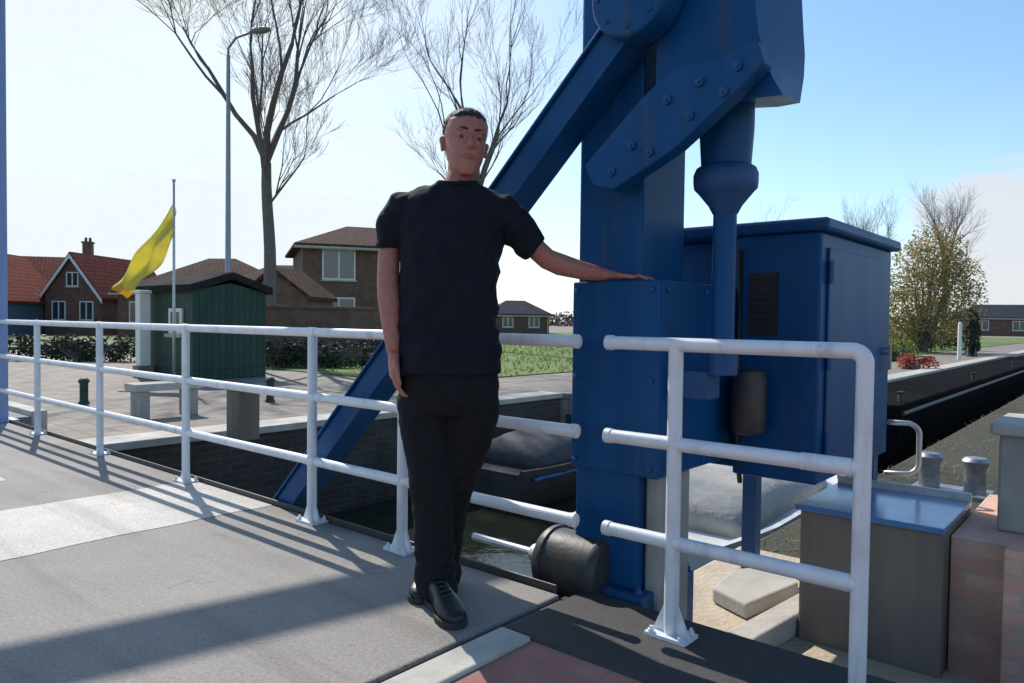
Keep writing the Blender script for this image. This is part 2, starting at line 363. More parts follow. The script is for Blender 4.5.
def tag(o, label, cat, group=None, kind=None):
    if label: o['label'] = label
    if cat: o['category'] = cat
    if group: o['group'] = group
    if kind: o['kind'] = kind
    return o
def thing(name, loc, label, cat, group=None):
    o = bpy.data.objects.new(name, None); COL.objects.link(o); o.location = loc; o.empty_display_size = .2
    return tag(o, label, cat, group)
def struct(o): o['kind'] = 'structure'; return o
def arc(c, u, w, r, a0, a1, k=8):
    c, u, w = Vector(c), Vector(u), Vector(w)
    return [c + (u * math.cos(R(a0 + (a1 - a0) * i / k)) + w * math.sin(R(a0 + (a1 - a0) * i / k))) * r for i in range(k + 1)]

# ------------------------------------------------------------------ setting
ZW = -1.35       # water
ZQ = -0.2        # far quay
m = MB(); m.abox(9, -1.2, -80, 500, ZW - .05, ZW); struct(m.build('water', M['water']))
m = MB(); m.prism([W(a, b, -3) for a, b in [(700, -700), (700, 900), (-700, 900), (-700, -700)]], (0, 0, .3)); struct(m.build('terrain', M['weeds']))
# far bank as one thick sheet, quay wall facing the canal
far = [(5.9, -500), (5.9, 8), (2.7, 10), (2.7, 600), (600, 600), (600, -500)]
m = MB(); m.prism([W(a, b, ZQ - 3) for a, b in far], (0, 0, 3)); struct(m.build('ground', M['pavers']))
m = MB(); m.abox(5.90, 5.86, -60, 7.9, -2.5, ZQ - .06); tag(m.build('quay_wall', M['brick_dark']), 'dark brick quay wall across the canal below the left paved bank', 'quay wall')
m = MB(); m.abox(6.3, 5.82, -60, 7.9, ZQ - .06, ZQ + .02); tag(m.build('quay_coping', M['conc_pale'], bevel=.01), 'long pale coping along the quay edge seen through the bridge railing', 'coping')
m = MB(); m.abox(2.72, 2.66, 10, 300, -2.5, ZQ - .10); tag(m.build('quay_wall', M['brick_dark']), 'dark quay wall beside the canal right of the blue cabinet', 'quay wall')
m = MB(); m.abox(3.05, 2.6, 10, 300, ZQ - .10, ZQ + .03); tag(m.build('quay_coping', M['conc_pale'], bevel=.01), 'pale coping on the dark quay wall right of the blue cabinet', 'coping')
lawn_poly = [(8.9, 7.5), (8.9, 14), (5.6, 21), (5.0, 90), (45, 90), (45, 7.5)]
m = MB(); m.prism([W(a, b, ZQ + .004) for a, b in lawn_poly], (0, 0, .02)); struct(m.build('lawn', M['grass']))
# road beyond the bridge
m = MB(); m.abox(70, 7.02, -6.0, .35, ZQ - .01, -.004); struct(m.build('road', M['asph']))
m = MB(); m.abox(70, 7.02, .35, .5, ZQ - .01, .05); struct(m.build('kerb', M['conc_pale'], bevel=.01))

# bridge leaf: deck with pale transverse strips
m = MB(); m.abox(7.0, 0.0, -6.0, .05, -.42, 0); struct(m.build('bridge_deck', M['deck'], bevel=.008))
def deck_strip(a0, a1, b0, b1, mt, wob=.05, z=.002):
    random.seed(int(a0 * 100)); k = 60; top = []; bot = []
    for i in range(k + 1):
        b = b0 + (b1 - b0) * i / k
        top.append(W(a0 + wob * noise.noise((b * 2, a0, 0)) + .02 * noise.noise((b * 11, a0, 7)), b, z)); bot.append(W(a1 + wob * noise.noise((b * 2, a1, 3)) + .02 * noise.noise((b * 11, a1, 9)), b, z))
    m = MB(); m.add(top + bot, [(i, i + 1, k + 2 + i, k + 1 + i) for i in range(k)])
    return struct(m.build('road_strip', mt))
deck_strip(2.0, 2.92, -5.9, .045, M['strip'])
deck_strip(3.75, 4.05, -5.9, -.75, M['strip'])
# outer edge angle of the leaf
m = MB(); m.abox(7.0, .02, .052, .062, -.34, .03); tag(m.build('edge_beam', M['darksteel'], bevel=.004), 'long low steel edge beam along the bridge deck under the railing', 'edge beam')
# approach with joint
m = MB(); m.abox(-.035, -12, -9, -.32, -1.6, -.012); struct(m.build('pavement', M['brickpave']))
m = MB(); m.abox(-.03, -.16, -6.0, -.32, -.3, .003); struct(m.build('kerb', M['conc_pale'], bevel=.008))
m = MB(); m.abox(-.035, -5, -.32, .17, -1.6, .0); struct(m.build('pavement_edge', M['granite'], bevel=.012))
m = MB(); m.abox(-.001, -.029, -6.0, .12, -.3, -.015); struct(m.build('road_joint', M['darksteel']))
# lower terrace beyond the rail on this bank
m = MB(); m.abox(.25, -8, .171, 2.3, -2.4, -.36); struct(m.build('terrace', M['sand'], bevel=.03))
m = MB(); m.abox(.3, -60, 2.3, 200, -2.4, -.42); struct(m.build('bank', M['weeds'], bevel=.05))
m = MB(); m.abox(1.25, .255, .30, 2.2, -2.4, -.75); m.abox(1.25, .02, .072, .295, -2.4, -.62); struct(m.build('abutment_shade', M['granite'], bevel=.02))  # added dark shelf, its colour stands for shade in the recess by the deck
# ------------------------------------------------------------------ railings
RT, RM, RL = .975, .645, .315
rr = .0235
def rail_post(root, a, z0=0.0, top=RT, foot=True):
    m = MB(); m.tube([W(a, 0, z0), W(a, 0, top)], .0245, 14)
    po = m.build('post', M['white'], root, smooth='auto')
    if foot:
        f = MB(); f.abox(a + .075, a - .075, -.048, .048, z0, z0 + .012)
        for sgn in (-1, 1):
            f.prism([W(a + sgn * .022, -.006, z0 + .012), W(a + sgn * .066, -.006, z0 + .012), W(a + sgn * .022, -.006, z0 + .11)], NV * .012)
        for i in (-1, 1):
            for j in (-1, 1):
                f.lathe(W(a + i * .055, j * .036, z0 + .012), [(.011, 0), (.011, .01), (.006, .012), (.006, .02)], 6)
        f.build('foot_plate', M['white'], po)
    return po
left = thing('bridge_railing', W(1.556, 0, 0), 'long white tubular railing on the bridge leaf running away behind the man', 'railing')
for k in range(0, 5):
    rail_post(left, 1.556 + 1.37 * k, 0)
rail_post(left, .856, 0)
aend = -.10
for z, nm in ((RT, 'top_rail'), (RM, 'rail'), (RL, 'rail')):
    m = MB(); m.tube([W(7.0, 0, z), W(aend, 0, z)], rr, 14)
    m.lathe(W(aend, 0, z), [(rr + .003, -.02), (rr + .003, .004), (rr * .5, .008)], 14, DV)
    for k in range(0, 5):
        aa = 1.556 + 1.37 * k
        m.lathe(W(aa, 0, z), [(rr + .0025, -.035), (rr + .0025, .035)], 14, DV)
    m.build(nm, M['white'], left, smooth='auto')
right = thing('short_railing', W(-.5, 0, 0), 'short white end railing in front of the blue column, on the granite edge', 'railing')
AE = -1.085
rail_post(right, -.5, 0)
for z, nm in ((RT, 'top_rail'), (RM, 'rail'), (RL, 'rail')):
    m = MB()
    if z == RT:
        c = W(AE + .035, 0, RT - .035)
        pts = [W(-.235, 0, RT)] + arc(c, (0, 0, 1), DV, .035, 0, 90, 8) + [W(AE, 0, 0)]
        m.tube(pts, rr, 14)
    else:
        m.tube([W(-.235, 0, z), W(AE, 0, z)], rr, 14)
        m.lathe(W(AE + .17, 0, z), [(rr + .0025, 0), (rr + .0025, .145)], 14, DV)
    m.lathe(W(-.235, 0, z), [(rr * .5, -.008), (rr + .003, -.004), (rr + .003, .02)], 14, DV)
    m.build(nm, M['white'], right, smooth='auto')

# ------------------------------------------------------------------ blue bridge machinery
colm = thing('bridge_column', W(-.085, .39, 0), 'tall square blue steel column of the lifting bridge with machine box the man touches', 'column')
ca0, ca1, cb0, cb1 = .06, -.23, .223, .564
m = MB(); m.abox(ca0, ca1, cb0, cb1, 0.02, 3.6); m.build('shaft', M['blue'], colm, bevel=.012)
m = MB(); m.abox(ca0 + .05, ca1 - .05, cb0 - .04, cb1 + .04, -.38, .02)
for i in (.085, -.255):
    for j in (.2, .585):
        m.lathe(W(i, j, .02), [(.018, 0), (.018, .016), (.01, .018), (.01, .035)], 6)
m.build('base_plate', M['blue_dull'], colm, bevel=.005)
# machine box in front and right of the shaft (three walls so it does not run through the shaft)
m = MB(); pa0, pa1, pb0, pb1 = .072, -.322, .205, .94
m.abox(pa0, pa1, pb0, cb0 - .003, .465, 1.205)
m.abox(ca1 - .003, pa1, cb0 - .003, pb1, .465, 1.205)
m.abox(pa0, ca1 - .003, cb1 + .003, pb1, .465, 1.205)
m.build('machine_box', M['blue'], colm, bevel=.008)
m = MB()
for (a_, z_) in ((.05, .5), (.05, 1.17), (-.29, .5), (-.29, 1.17), (.05, .83), (-.29, .83)):
    m.lathe(W(a_, pb0, z_), [(.011, 0), (.011, .008), (.004, .011)], 6, -NV)
for (b_, z_) in ((.26, .5), (.26, 1.17), (.88, .5), (.88, 1.17), (.57, 1.17), (.57, .5)):
    m.lathe(W(pa1, b_, z_), [(.011, 0), (.011, .008), (.004, .011)], 6, DV)
m.build('bolt_heads', M['blue_dull'], colm)

plinth = MB(); plinth.abox(-.235, -.30, .27, .52, -.37, .463)
tag(plinth.build('concrete_plinth', M['concrete'], bevel=.015), 'narrow weathered concrete plinth under the blue machine box beside the column foot', 'plinth')

# balance arm
arm = thing('balance_arm', W(-.1, .11, 1.9), 'blue slanting balance arm with counterweight crossing the front of the column', 'bridge arm')
bA = .14
lo = onb(283, 514, bA); hi = onb(690, -52, bA)
m = MB(); m.beam(lo, hi, NV, .112, .12); m.build('girder', M['blue'], arm, bevel=.008)
ax = (hi - lo).normalized(); up = NV.cross(ax) * -1
if up.z < 0: up = -up
m = MB()
for sgn in (-1, 1):
    m.beam(lo + up * sgn * .062, hi + up * sgn * .062, NV, .012, .15)
m.build('flange', M['blue'], arm, bevel=.003)
m = MB(); m.lathe(lo - NV * .09, [(.06, 0), (.06, .18)], 20, NV); m.lathe(lo - NV * .11, [(.03, 0), (.03, .22)], 12, NV)
m.build('pivot_eye', M['blue_dull'], arm, smooth='auto', bevel=.004)
m = MB(); hc = onb(630, -8, .03); m.lathe(hc, [(.10, -.02), (.150, -.012), (.158, 0), (.158, .10)], 36, NV)
for k in range(8):
    an = k * math.pi / 4; m.lathe(hc + (DV * math.cos(an) + Vector((0, 0, math.sin(an)))) * .12, [(.012, -.022), (.012, -.01)], 6, NV)
m.build('hub', M['blue'], arm, smooth='auto', bevel=.004)
bB = .07
poly = [(594, 186), (584, 166), (607, 139), (640, 100), (668, 72), (712, 58), (757, 40), (764, 62), (742, 86), (716, 110), (676, 147), (640, 172), (612, 190)]
m = MB(); m.prism([onb(x, y, bB) for x, y in poly], NV * .075); m.build('gusset_plate', M['blue'], arm, bevel=.006)
bC = .15
cw = [(655, 112), (664, -230), (751, -230), (753, -60), (755, 0), (758, 30), (764, 55), (772, 76), (783, 95), (757, 98), (733, 99), (700, 104)]
bk = {2: (800, -230), 3: (801, -60), 4: (802, 0), 5: (803.5, 30), 6: (805, 55), 7: (804, 77), 8: (800, 103), 9: (778, 107), 10: (756, 108), 11: (722, 109)}
fr_ = [onb(x, y, bC) for x, y in cw]
bk_ = [onb(bk[i][0], bk[i][1], bC + .42) if i in bk else fr_[i] + NV * .42 for i in range(len(cw))]
n_ = len(cw); m = MB()
m.add(fr_ + bk_, [tuple(range(n_)), tuple(range(2 * n_ - 1, n_ - 1, -1))] + [(i, i + n_, (i + 1) % n_ + n_, (i + 1) % n_) for i in range(n_)])
m.build('counterweight', M['blue'], arm, smooth='auto')
for (x_, y_) in ((612, 172), (632, 146), (668, 100), (700, 82), (738, 66), (724, 92), (690, 116), (650, 152)):
    m = MB(); m.lathe(onb(x_, y_, bB), [(.017, 0), (.017, .010), (.008, .012), (.008, .02)], 6, -NV); m.build('bolt', M['blue_dull'], arm)
# hydraulic cylinder
cx = onb(727, 120, .35)
def zpx(y, p=cx):   # height of the pixel row y above the axis of the cylinder
    d = ray(727, y); return CAM.z + d.z * (p.y / d.y)
cyl = thing('hydraulic_cylinder', Vector((cx.x, cx.y, zpx(345))), 'dark blue hydraulic cylinder standing upright between the counterweight and the cabinet', 'cylinder')
bx = Vector((cx.x, cx.y, 0))
m = MB(); m.lathe(bx, [(.088, zpx(168)), (.09, zpx(160)), (.097, zpx(130)), (.097, zpx(85))], 28); m.build('barrel', M['blue'], cyl, smooth='auto', bevel=.003)
m = MB(); m.lathe(bx, [(.045, zpx(214)), (.06, zpx(206)), (.098, zpx(193)), (.112, zpx(189)), (.115, zpx(183)), (.115, zpx(175)), (.106, zpx(169)), (.09, zpx(166))], 28)
m.build('collar', M['blue_dull'], cyl, smooth='auto')
m = MB(); m.lathe(bx, [(.042, zpx(345)), (.042, zpx(212))], 20); m.build('rod', M['blue'], cyl, smooth='auto')
m = MB(); ca_ = -(bx - H).dot(DV); cb_ = (bx - H).dot(NV)
m.lathe(Vector((cx.x, cx.y, zpx(375))), [(.055, 0), (.055, zpx(343) - zpx(375))], 16)
m.abox(-.325, ca_ + .03, cb_ - .05, cb_ + .05, zpx(400), zpx(372)); m.build('foot_bracket', M['blue_dull'], cyl, bevel=.004)

# cabinet
cab = thing('machine_cabinet', W(-.4, 1.3, .4), 'big blue steel machine cabinet with overhanging flat lid right of the column', 'cabinet')
ka0, ka1, kb0, kb1, kz0, kz1 = -.10, -.69, .96, 1.89, .40, 1.42
KD = .829
m = MB(); m.abox(-.335, -.69, KD, 1.89, kz0, kz1); m.abox(.06, -.332, .965, 1.89, kz0, kz1 - .001)
m.build('body', M['blue'], cab, bevel=.01)
m = MB(); m.abox(.10, -.725, KD - .03, 1.935, kz1, kz1 + .052); m.build('lid', M['blue'], cab, bevel=.014)
m = MB(); m.abox(-.40, -.52, KD - .012, KD - .002, 1.0, 1.26)
for k in range(9): m.abox(-.405, -.515, KD - .02, KD - .012, 1.012 + k * .028, 1.022 + k * .028)
m.build('vent_grille', M['black'], cab)
m = MB(); m.lathe(W(-.44, .745, .62), [(.04, -.03), (.065, -.02), (.07, 0), (.07, .2), (.06, .23), (.03, .24)], 20)
m.abox(-.40, -.48, .76, KD - .002, .66, .78); m.build('motor', M['darksteel'], cab, smooth='auto')
m = MB(); m.abox(-.69 - .001, -.702, .90, 1.83, .46, 1.36); m.build('door', M['blue'], cab, bevel=.006)
m = MB(); m.lathe(W(-.702, 1.74, .92), [(.018, 0), (.018, .02), (.012, .022)], 12, DV); m.obox(W(-.73, 1.74, .89), NV, DV, (0, 0, 1), .012, .006, .06); m.build('latch', M['steel'], cab, smooth='auto')
for z_ in (.56, .91, 1.26):
    m = MB(); m.lathe(W(-.705, .905, z_ - .045), [(.012, 0), (.012, .09)], 10); m.build('hinge', M['blue_dull'], cab, smooth='auto')
m = MB(); m.tube([W(-.36, KD - .014, 1.36), W(-.36, KD - .014, .52), W(-.36, KD + .03, .36)], .011, 8); m.build('conduit', M['black'], cab, smooth=True)
m = MB(); m.abox(.02, -.06, 1.78, 1.86, -.5, kz0); m.abox(-.58, -.66, 1.78, 1.86, -.5, kz0); m.build('leg', M['blue_dull'], cab, bevel=.004)
g0 = W(-.60, 1.895, 0)
def gz(y): d = ray(905, y); return CAM.z + d.z * (g0.y / d.y)
m = MB(); zt, zb = gz(420), gz(470)
gd = (DV * .9 + NV * .45).normalized()
s_ = W(-.69, 1.86, 0)
m.tube([s_ + Vector((0, 0, zt)), s_ + gd * .10 + Vector((0, 0, zt - .002))] + arc(s_ + gd * .10 + Vector((0, 0, zt - .06)), (0, 0, 1), gd, .058, 0, 90, 6) + arc(s_ + gd * .10 + Vector((0, 0, zb + .06)), (0, 0, -1), gd, .058, 90, 0, 6)[0:] + [s_ + Vector((0, 0, zb))], .013, 10)
m.build('grab_handle', M['galv'], cab, smooth=True)

# rusty drum bearing behind the rail, shaft pointing left
dr = W(-.005, .155, .045)
bear = thing('bearing_drum', W(0, .2, -.2), 'dark rusty drum shaped bearing housing with pale shaft at the column foot', 'bearing')
c0 = onb(524, 572, .25); c0 = W(.19, .245, .055)
m = MB(); m.lathe(c0, [(.10, -.012), (.128, -.008), (.14, .01), (.14, .03), (.132, .034), (.132, .25), (.14, .255), (.14, .275), (.125, .295), (.08, .30)], 36, DV)
m.build('housing', M['darksteel'], bear, smooth='auto')
m = MB(); m.lathe(c0, [(.035, -.10), (.042, -.09), (.042, -.012)], 20, DV); m.lathe(c0, [(.017, -.45), (.017, -.10)], 16, DV); m.build('shaft', M['galv'], bear, smooth='auto')
m = MB(); m.abox(.21, -.03 - .13, .17, .38, -.36, -.09); m.build('pedestal', M['darksteel'], bear, bevel=.01)
for i in (.17, -.11):
    m = MB(); m.lathe(W(i, .19, -.09), [(.016, 0), (.016, .014), (.009, .016), (.009, .03)], 6); m.build('bolt', M['galv'], bear)

# ------------------------------------------------------------------ right hand masonry
blk = thing('utility_block', W(-.8, 1.4, -.36), 'low dark grey concrete block capped with a blue grey steel sheet behind the rail end', 'concrete block')
m = MB(); m.abox(-.53, -1.095, 1.12, 1.66, -.4, .225); m.build('body', M['conc_grey'], blk, bevel=.012)
m = MB(); m.abox(-.515, -1.098, 1.09, 1.69, .225, .25); m.build('top_sheet', M['bluesteel'], blk, bevel=.004)
m = MB(); m.abox(-.515, -1.097, 1.692, 1.71, .18, .285); m.build('raised_rim', M['galv'], blk, bevel=.003)
bw = thing('brick_wall', W(-1.5, 1.6, -.4), 'low reddish brick wall at the right edge of the view carrying a concrete post', 'wall')
m = MB(); m.abox(-1.10, -2.6, 1.22, 2.2, -.4, .2); m.build('brickwork', M['brick'], bw, bevel=.006)
m = MB(); m.abox(-1.30, -1.65, 1.06, 1.217, -.4, .22); m.build('pilaster', M['brick'], bw, bevel=.006)
cp = thing('concrete_post', W(-1.5, 1.6, .2), 'stout grey concrete post with pale cap on the brick wall at right', 'post')
m = MB(); m.abox(-1.23, -1.75, 1.42, 1.85, .2, .60); m.build('body', M['concrete'], cp, bevel=.012)
m = MB(); m.abox(-1.20, -1.78, 1.39, 1.88, .60, .65); m.build('cap', M['conc_pale'], cp, bevel=.012)

# mooring bollard on this bank
bo = thing('mooring_bollard', W(-.35, 5.2, -.42), 'grey steel double mooring bollard on the near bank right of the cabinet', 'bollard')
m = MB(); m.abox(-.12, -.72, 5.0, 5.4, -.42, -.385); m.build('base_plate', M['steel'], bo, bevel=.005)
for i in (-.25, -.6):
    m = MB(); m.lathe(W(i, 5.2, -.385), [(.085, 0), (.08, .2), (.10, .24), (.105, .27), (.08, .3), (.02, .31)], 20); m.build('bollard_head', M['steel'], bo, smooth='auto')

# ------------------------------------------------------------------ moored boat
def hull(m, c, u, w, Lh, Wh, z0, z1, flare=1.15, k=16):
    c = Vector(c); rows = []
    for i in range(k + 1):
        t = i / k; x = (t - .5) * Lh
        wd = Wh / 2 * (min(1, (1 - t) * 2.6) ** .6) * (0.86 + .14 * min(1, t * 6))
        sheer = .14 * (t ** 2)
        prof = [(0.02, z0), (wd * .62 + .005, z0 + .05), (wd * .93 + .005, z0 + (z1 - z0) * .55), (wd + .006, z1 + sheer), (max(wd - .05, .003), z1 + sheer), (max(wd - .08, .002), z1 + sheer - .06)]
        rows.append([c + u * (x + .12 * (pz - z0) * t) + w * s * pw + Vector((0, 0, pz)) for s in (1, -1) for pw, pz in (prof if s == 1 else reversed(prof))])
    n = len(rows[0]); vs = [v for r in rows for v in r]
    fs = [(i * n + j, i * n + (j + 1) % n, (i + 1) * n + (j + 1) % n, (i + 1) * n + j) for i in range(k) for j in range(n)]
    fs += [tuple(range(n)), tuple(k * n + j for j in range(n - 1, -1, -1))]
    m.add(vs, fs)
def boat(cb, ca, Lh, Wh, zt, label, tarpc, group='small boats moored in the canal', hm_='boatwhite'):
    root = thing('motorboat', W(ca, cb, ZW), label, 'boat', group)
    c = W(ca, cb, 0)
    m = MB(); hull(m, c, NV, DV, Lh, Wh, ZW - .12, zt); m.build('hull', M[hm_], root, smooth='auto')
    m = MB(); m.tube([c - NV * Lh * .46 + DV * Wh * .47 + Vector((0, 0, zt - .12)), c + NV * Lh * .1 + DV * Wh * .505 + Vector((0, 0, zt - .09)), c + NV * Lh * .35 + DV * Wh * .40 + Vector((0, 0, zt - .04))], .022, 8)
    m.build('rubbing_strake', M['tarp'], root, smooth=True)
    m = MB(); rg = []
    for i in range(9):
        t = i / 8; x = -Lh * .40 + t * Lh * .55; hgt = .10 + .22 * math.sin(math.pi * min(1, t * 1.1 + .05))
        rg.append((c + NV * x + Vector((0, 0, zt + .02)), Wh * .42 * (1 - .1 * t), hgt))
    m.rings(rg, 20, 2.6, DV, (0, 0, 1)); m.build('cover', M[tarpc], root, smooth=True)
    m = MB(); q = c + NV * Lh * .17
    m.hexa([q + DV * i * .6 * Wh * .55 + NV * j + Vector((0, 0, zt + .05)) for i, j in ((-1, 0), (1, 0), (1, .08), (-1, .08))] + [q + DV * i * .5 * Wh * .55 + NV * (j - .12) + Vector((0, 0, zt + .42)) for i, j in ((-1, 0), (1, 0), (1, .03), (-1, .03))])
    m.build('windscreen', M['glass'], root)
    m = MB(); m.tube([c + NV * Lh * .2 + DV * Wh * .4 + Vector((0, 0, zt + .05)), c + NV * Lh * .22 + DV * Wh * .36 + Vector((0, 0, zt + .3)), c + NV * Lh * .46 + Vector((0, 0, zt + .42)), c + NV * Lh * .22 - DV * Wh * .36 + Vector((0, 0, zt + .3)), c + NV * Lh * .2 - DV * Wh * .4 + Vector((0, 0, zt + .05))], .014, 8)
    m.build('bow_rail', M['galv'], root, smooth=True)
    return root
boat(5.5, 1.55, 4.4, 1.7, -.72, 'white open motorboat with blue rubbing strake under a pale cover seen below the cabinet', 'canvas')
boat(6.6, 4.75, 3.6, 1.5, -.82, 'dark grey brown motorboat with grey cover moored behind the man at the far quay', 'cover_grey', hm_='boatdark')

bg_ = thing('barge', W(1.9, 22, ZW), 'long black steel barge moored along the quay at far right', 'barge')
m = MB(); pr = [(2.5, ZW - .2), (2.58, -.30), (2.58, -.22), (1.22, -.22), (1.22, -.30), (1.32, ZW - .2)]
m.prism([W(a, 10.6, z) for a, z in pr], NV * 24); m.build('hull', M['barge'], bg_, bevel=.03)
m = MB(); m.tube([W(1.2, 10.7, -.36), W(1.2, 34.4, -.36)], .035, 8); m.build('rubbing_strake', M['darksteel'], bg_, smooth='auto')
for b_ in (11.2, 18, 25):
    m = MB(); m.lathe(W(1.35, b_, -.22), [(.05, 0), (.045, .13), (.06, .15), (.06, .17)], 12); m.build('bitt', M['darksteel'], bg_, smooth='auto')
# timber on the terrace
tm = MB(); tm.beam(W(-.42, .75, -.31), W(-.55, 2.0, -.31), (0, 0, 1), .12, .1)
tag(tm.build('timber_beam', M['canvas'], bevel=.01), 'pale squared timber lying on the sandy terrace beyond the end railing', 'timber')
sb_ = MB(); sb_.prism([W(a, b, -.355) for a, b in ((-.06, 1.25), (-.28, 1.15), (-.36, 1.62), (-.15, 1.78), (-.02, 1.6))], (0, 0, .075))
tag(sb_.build('stone_slab', M['conc_pale'], bevel=.012), 'broken pale stone slab on the sandy terrace behind the concrete plinth', 'stone slab')
# ------------------------------------------------------------------ trees
def bare_tree(name, base, h, r0, seed, label, spread=.55, levels=5, fork=.38, lean=(0, 0), twig='twig', nside=7, kids=(2, 4), dens=1.0):
    random.seed(seed)
    root = thing(name, base, label, 'tree')
    base = Vector(base); trunk = MB(); crown = MB()
    tp = []; tr = []; k = 9; th = h * fork
    for i in range(k + 1):
        t = i / k
        tp.append(base + Vector((lean[0] * t * th + .05 * math.sin(t * 7 + seed), lean[1] * t * th + .04 * math.cos(t * 5 + seed), t * th)))
        tr.append(r0 * (1.35 - .35 * min(1, t * 6)) * (1 - .35 * t))
    trunk.tube(tp, tr, 12)
    def grow(p, d, ln, r, lv):
        seg = 4 if lv < 3 else 3; pts = [p]; rs = [r]; dd = d.copy()
        for i in range(seg):
            dd = (dd + Vector((random.gauss(0, .13), random.gauss(0, .13), random.gauss(.05, .10)))).normalized()
            pts.append(pts[-1] + dd * ln / seg); rs.append(max(.0035, r * (1 - .5 * (i + 1) / seg)))
        crown.tube(pts, rs, max(3, nside - lv), cap=False)
        if lv >= levels: return
        nk = random.randint(*kids) + (1 if lv >= 2 else 0)
        for j in range(nk):
            t = random.uniform(.35, 1.0) if j else 1.0
            idx = min(seg, max(1, int(round(t * seg))))
            q = pts[idx]; rd = rs[idx]
            a = random.uniform(0, 2 * math.pi); sp = random.uniform(.35, 1) * spread * (1.0 if j else .5)
            ref = Vector((0, 0, 1)) if abs(dd.z) < .95 else Vector((1, 0, 0))
            u = dd.cross(ref).normalized(); w = dd.cross(u)
            nd = (dd + (u * math.cos(a) + w * math.sin(a)) * sp * 1.4 + Vector((0, 0, .12))).normalized()
            grow(q, nd, ln * random.uniform(.58, .8), max(.0035, rd * random.uniform(.55, .8)), lv + 1)
    top = tp[-1]; n1 = random.choice([3, 4])
    grow(top, Vector((lean[0] * .5, lean[1] * .5, 1)).normalized(), h * .24, tr[-1] * .85, 1)
    for i in range(n1):
        a = 2 * math.pi * i / n1 + random.uniform(-.4, .4)
        grow(tp[-1 - (i % 2)], Vector((math.cos(a) * spread * .9, math.sin(a) * spread * .9, 1)).normalized(), h * .23, tr[-1] * .7, 1)
    for i in range(2):
        a = random.uniform(0, 6.28); q = tp[random.randint(7, 9)]
        grow(q, Vector((math.cos(a), math.sin(a), .9)).normalized(), h * .14, tr[-1] * .3, 2)
    trunk.build('trunk', M['bark'], root, smooth=True, uv=False, fixn=False)
    crown.build('crown', M[twig], root, smooth=True, uv=False, fixn=False)
    return root
def base_at(px, Z, z=ZQ):
    q = pix(px, 330, Z); return (q.x, q.y, z)
bare_tree('bare_tree', base_at(268, 22), 14.5, .215, 17, 'big bare tree standing left of the man behind the lamp post', .42, 7, .40, kids=(2, 3))
bare_tree('bare_tree', base_at(477, 30), 15.5, .20, 5, 'bare tree rising directly behind the head of the man', .45, 6, .42, kids=(2, 3))
bare_tree('bare_tree', base_at(944, 46), 10.5, .22, 8, 'bare purplish tree above the olive bush at far right', .42, 5, .38, kids=(2, 4))
bare_tree('bare_tree', base_at(866, 60), 13.0, .25, 21, 'faint bare tree just above the right end of the cabinet lid', .5, 5, .35, kids=(2, 4))
bare_tree('bare_tree', base_at(768, 55), 10.5, .22, 31, 'bare tree showing between hydraulic cylinder and cabinet lid', .6, 5, .35, kids=(2, 4))

def leaf_cloud(mb, c, rad, n, size, seed, hollow=.45):
    random.seed(seed); c = Vector(c)
    for i in range(n):
        while True:
            v = Vector((random.uniform(-1, 1), random.uniform(-1, 1), random.uniform(-1, 1)))
            l = v.length
            if l <= 1 and l > hollow * random.random(): break
        q = c + Vector((v.x * rad[0], v.y * rad[1], v.z * rad[2]))
        if noise.noise(q * (1.6 / max(.6, rad[0] * .5))) < -.18: continue
        u = Vector((random.gauss(0, 1), random.gauss(0, 1), random.gauss(0, 1))).normalized()
        w = u.cross(Vector((random.gauss(0, 1), random.gauss(0, 1), random.gauss(0, 1)))).normalized()
        sz = size * random.uniform(.6, 1.3); mb.add([q - u * sz, q + w * sz * .45, q + u * sz, q - w * sz * .45], [(0, 1, 2, 3)])
def leafy(name, cat, base, parts, n, size, mt, label, seed, stems=True, group=None):
    root = thing(name, base, label, cat, group); b = Vector(base); cr = MB(); st = MB(); random.seed(seed)
    for i, (o, r) in enumerate(parts):
        leaf_cloud(cr, b + Vector(o), r, int(n * r[0] * r[2]), size, seed + i)
        for j in range(7):
            e = b + Vector(o) + Vector((random.uniform(-.7, .7) * r[0], random.uniform(-.5, .5) * r[1], random.uniform(-.2, .9) * r[2]))
            mid = (b + e) / 2 + Vector((random.gauss(0, .1), random.gauss(0, .1), .2)); bb = b + Vector((random.gauss(0, .12), random.gauss(0, .12), 0))
            st.tube([bb, mid, e], [.045, .03, .008], 5)
    st.build('trunk' if cat == 'tree' else 'stems', M['twig'], root, uv=False, fixn=False)
    cr.build('crown' if cat == 'tree' else 'foliage', mt, root, uv=False, fixn=False)
    return root
leafy('olive_bush', 'bush', base_at(925, 34), [((0, 0, 2.7), (2.0, 1.7, 2.6)), ((-1.3, 0, 1.8), (1.4, 1.2, 1.8)), ((1.4, .2, 2.5), (1.4, 1.2, 2.3)), ((.4, 0, 4.5), (1.4, 1.1, 1.5))], 1500, .075, M['leaf_olive'], 'large loose olive green bush beyond the quay right of the cabinet', 3)
leafy('flowering_shrub', 'shrub', base_at(900, 25.5), [((0, 0, .35), (.7, .5, .45)), ((-.7, 0, .3), (.5, .4, .35))], 2600, .07, M['leaf_green'], 'low bright green shrub on the quay below the olive bush', 7)
leafy('flowering_shrub', 'shrub', base_at(912, 21), [((0, 0, .22), (.45, .35, .25)), ((.5, 0, .18), (.3, .3, .2))], 4200, .045, M['flower'], 'small bed of red orange flowers on the quay near the olive bush', 9)
leafy('evergreen_shrub', 'shrub', base_at(972, 30), [((0, 0, .75), (.34, .34, .85)), ((0, 0, 1.45), (.24, .24, .5))], 6000, .06, M['leaf_dark'], 'narrow dark evergreen standing alone at the far right quay', 12)
random.seed(4)
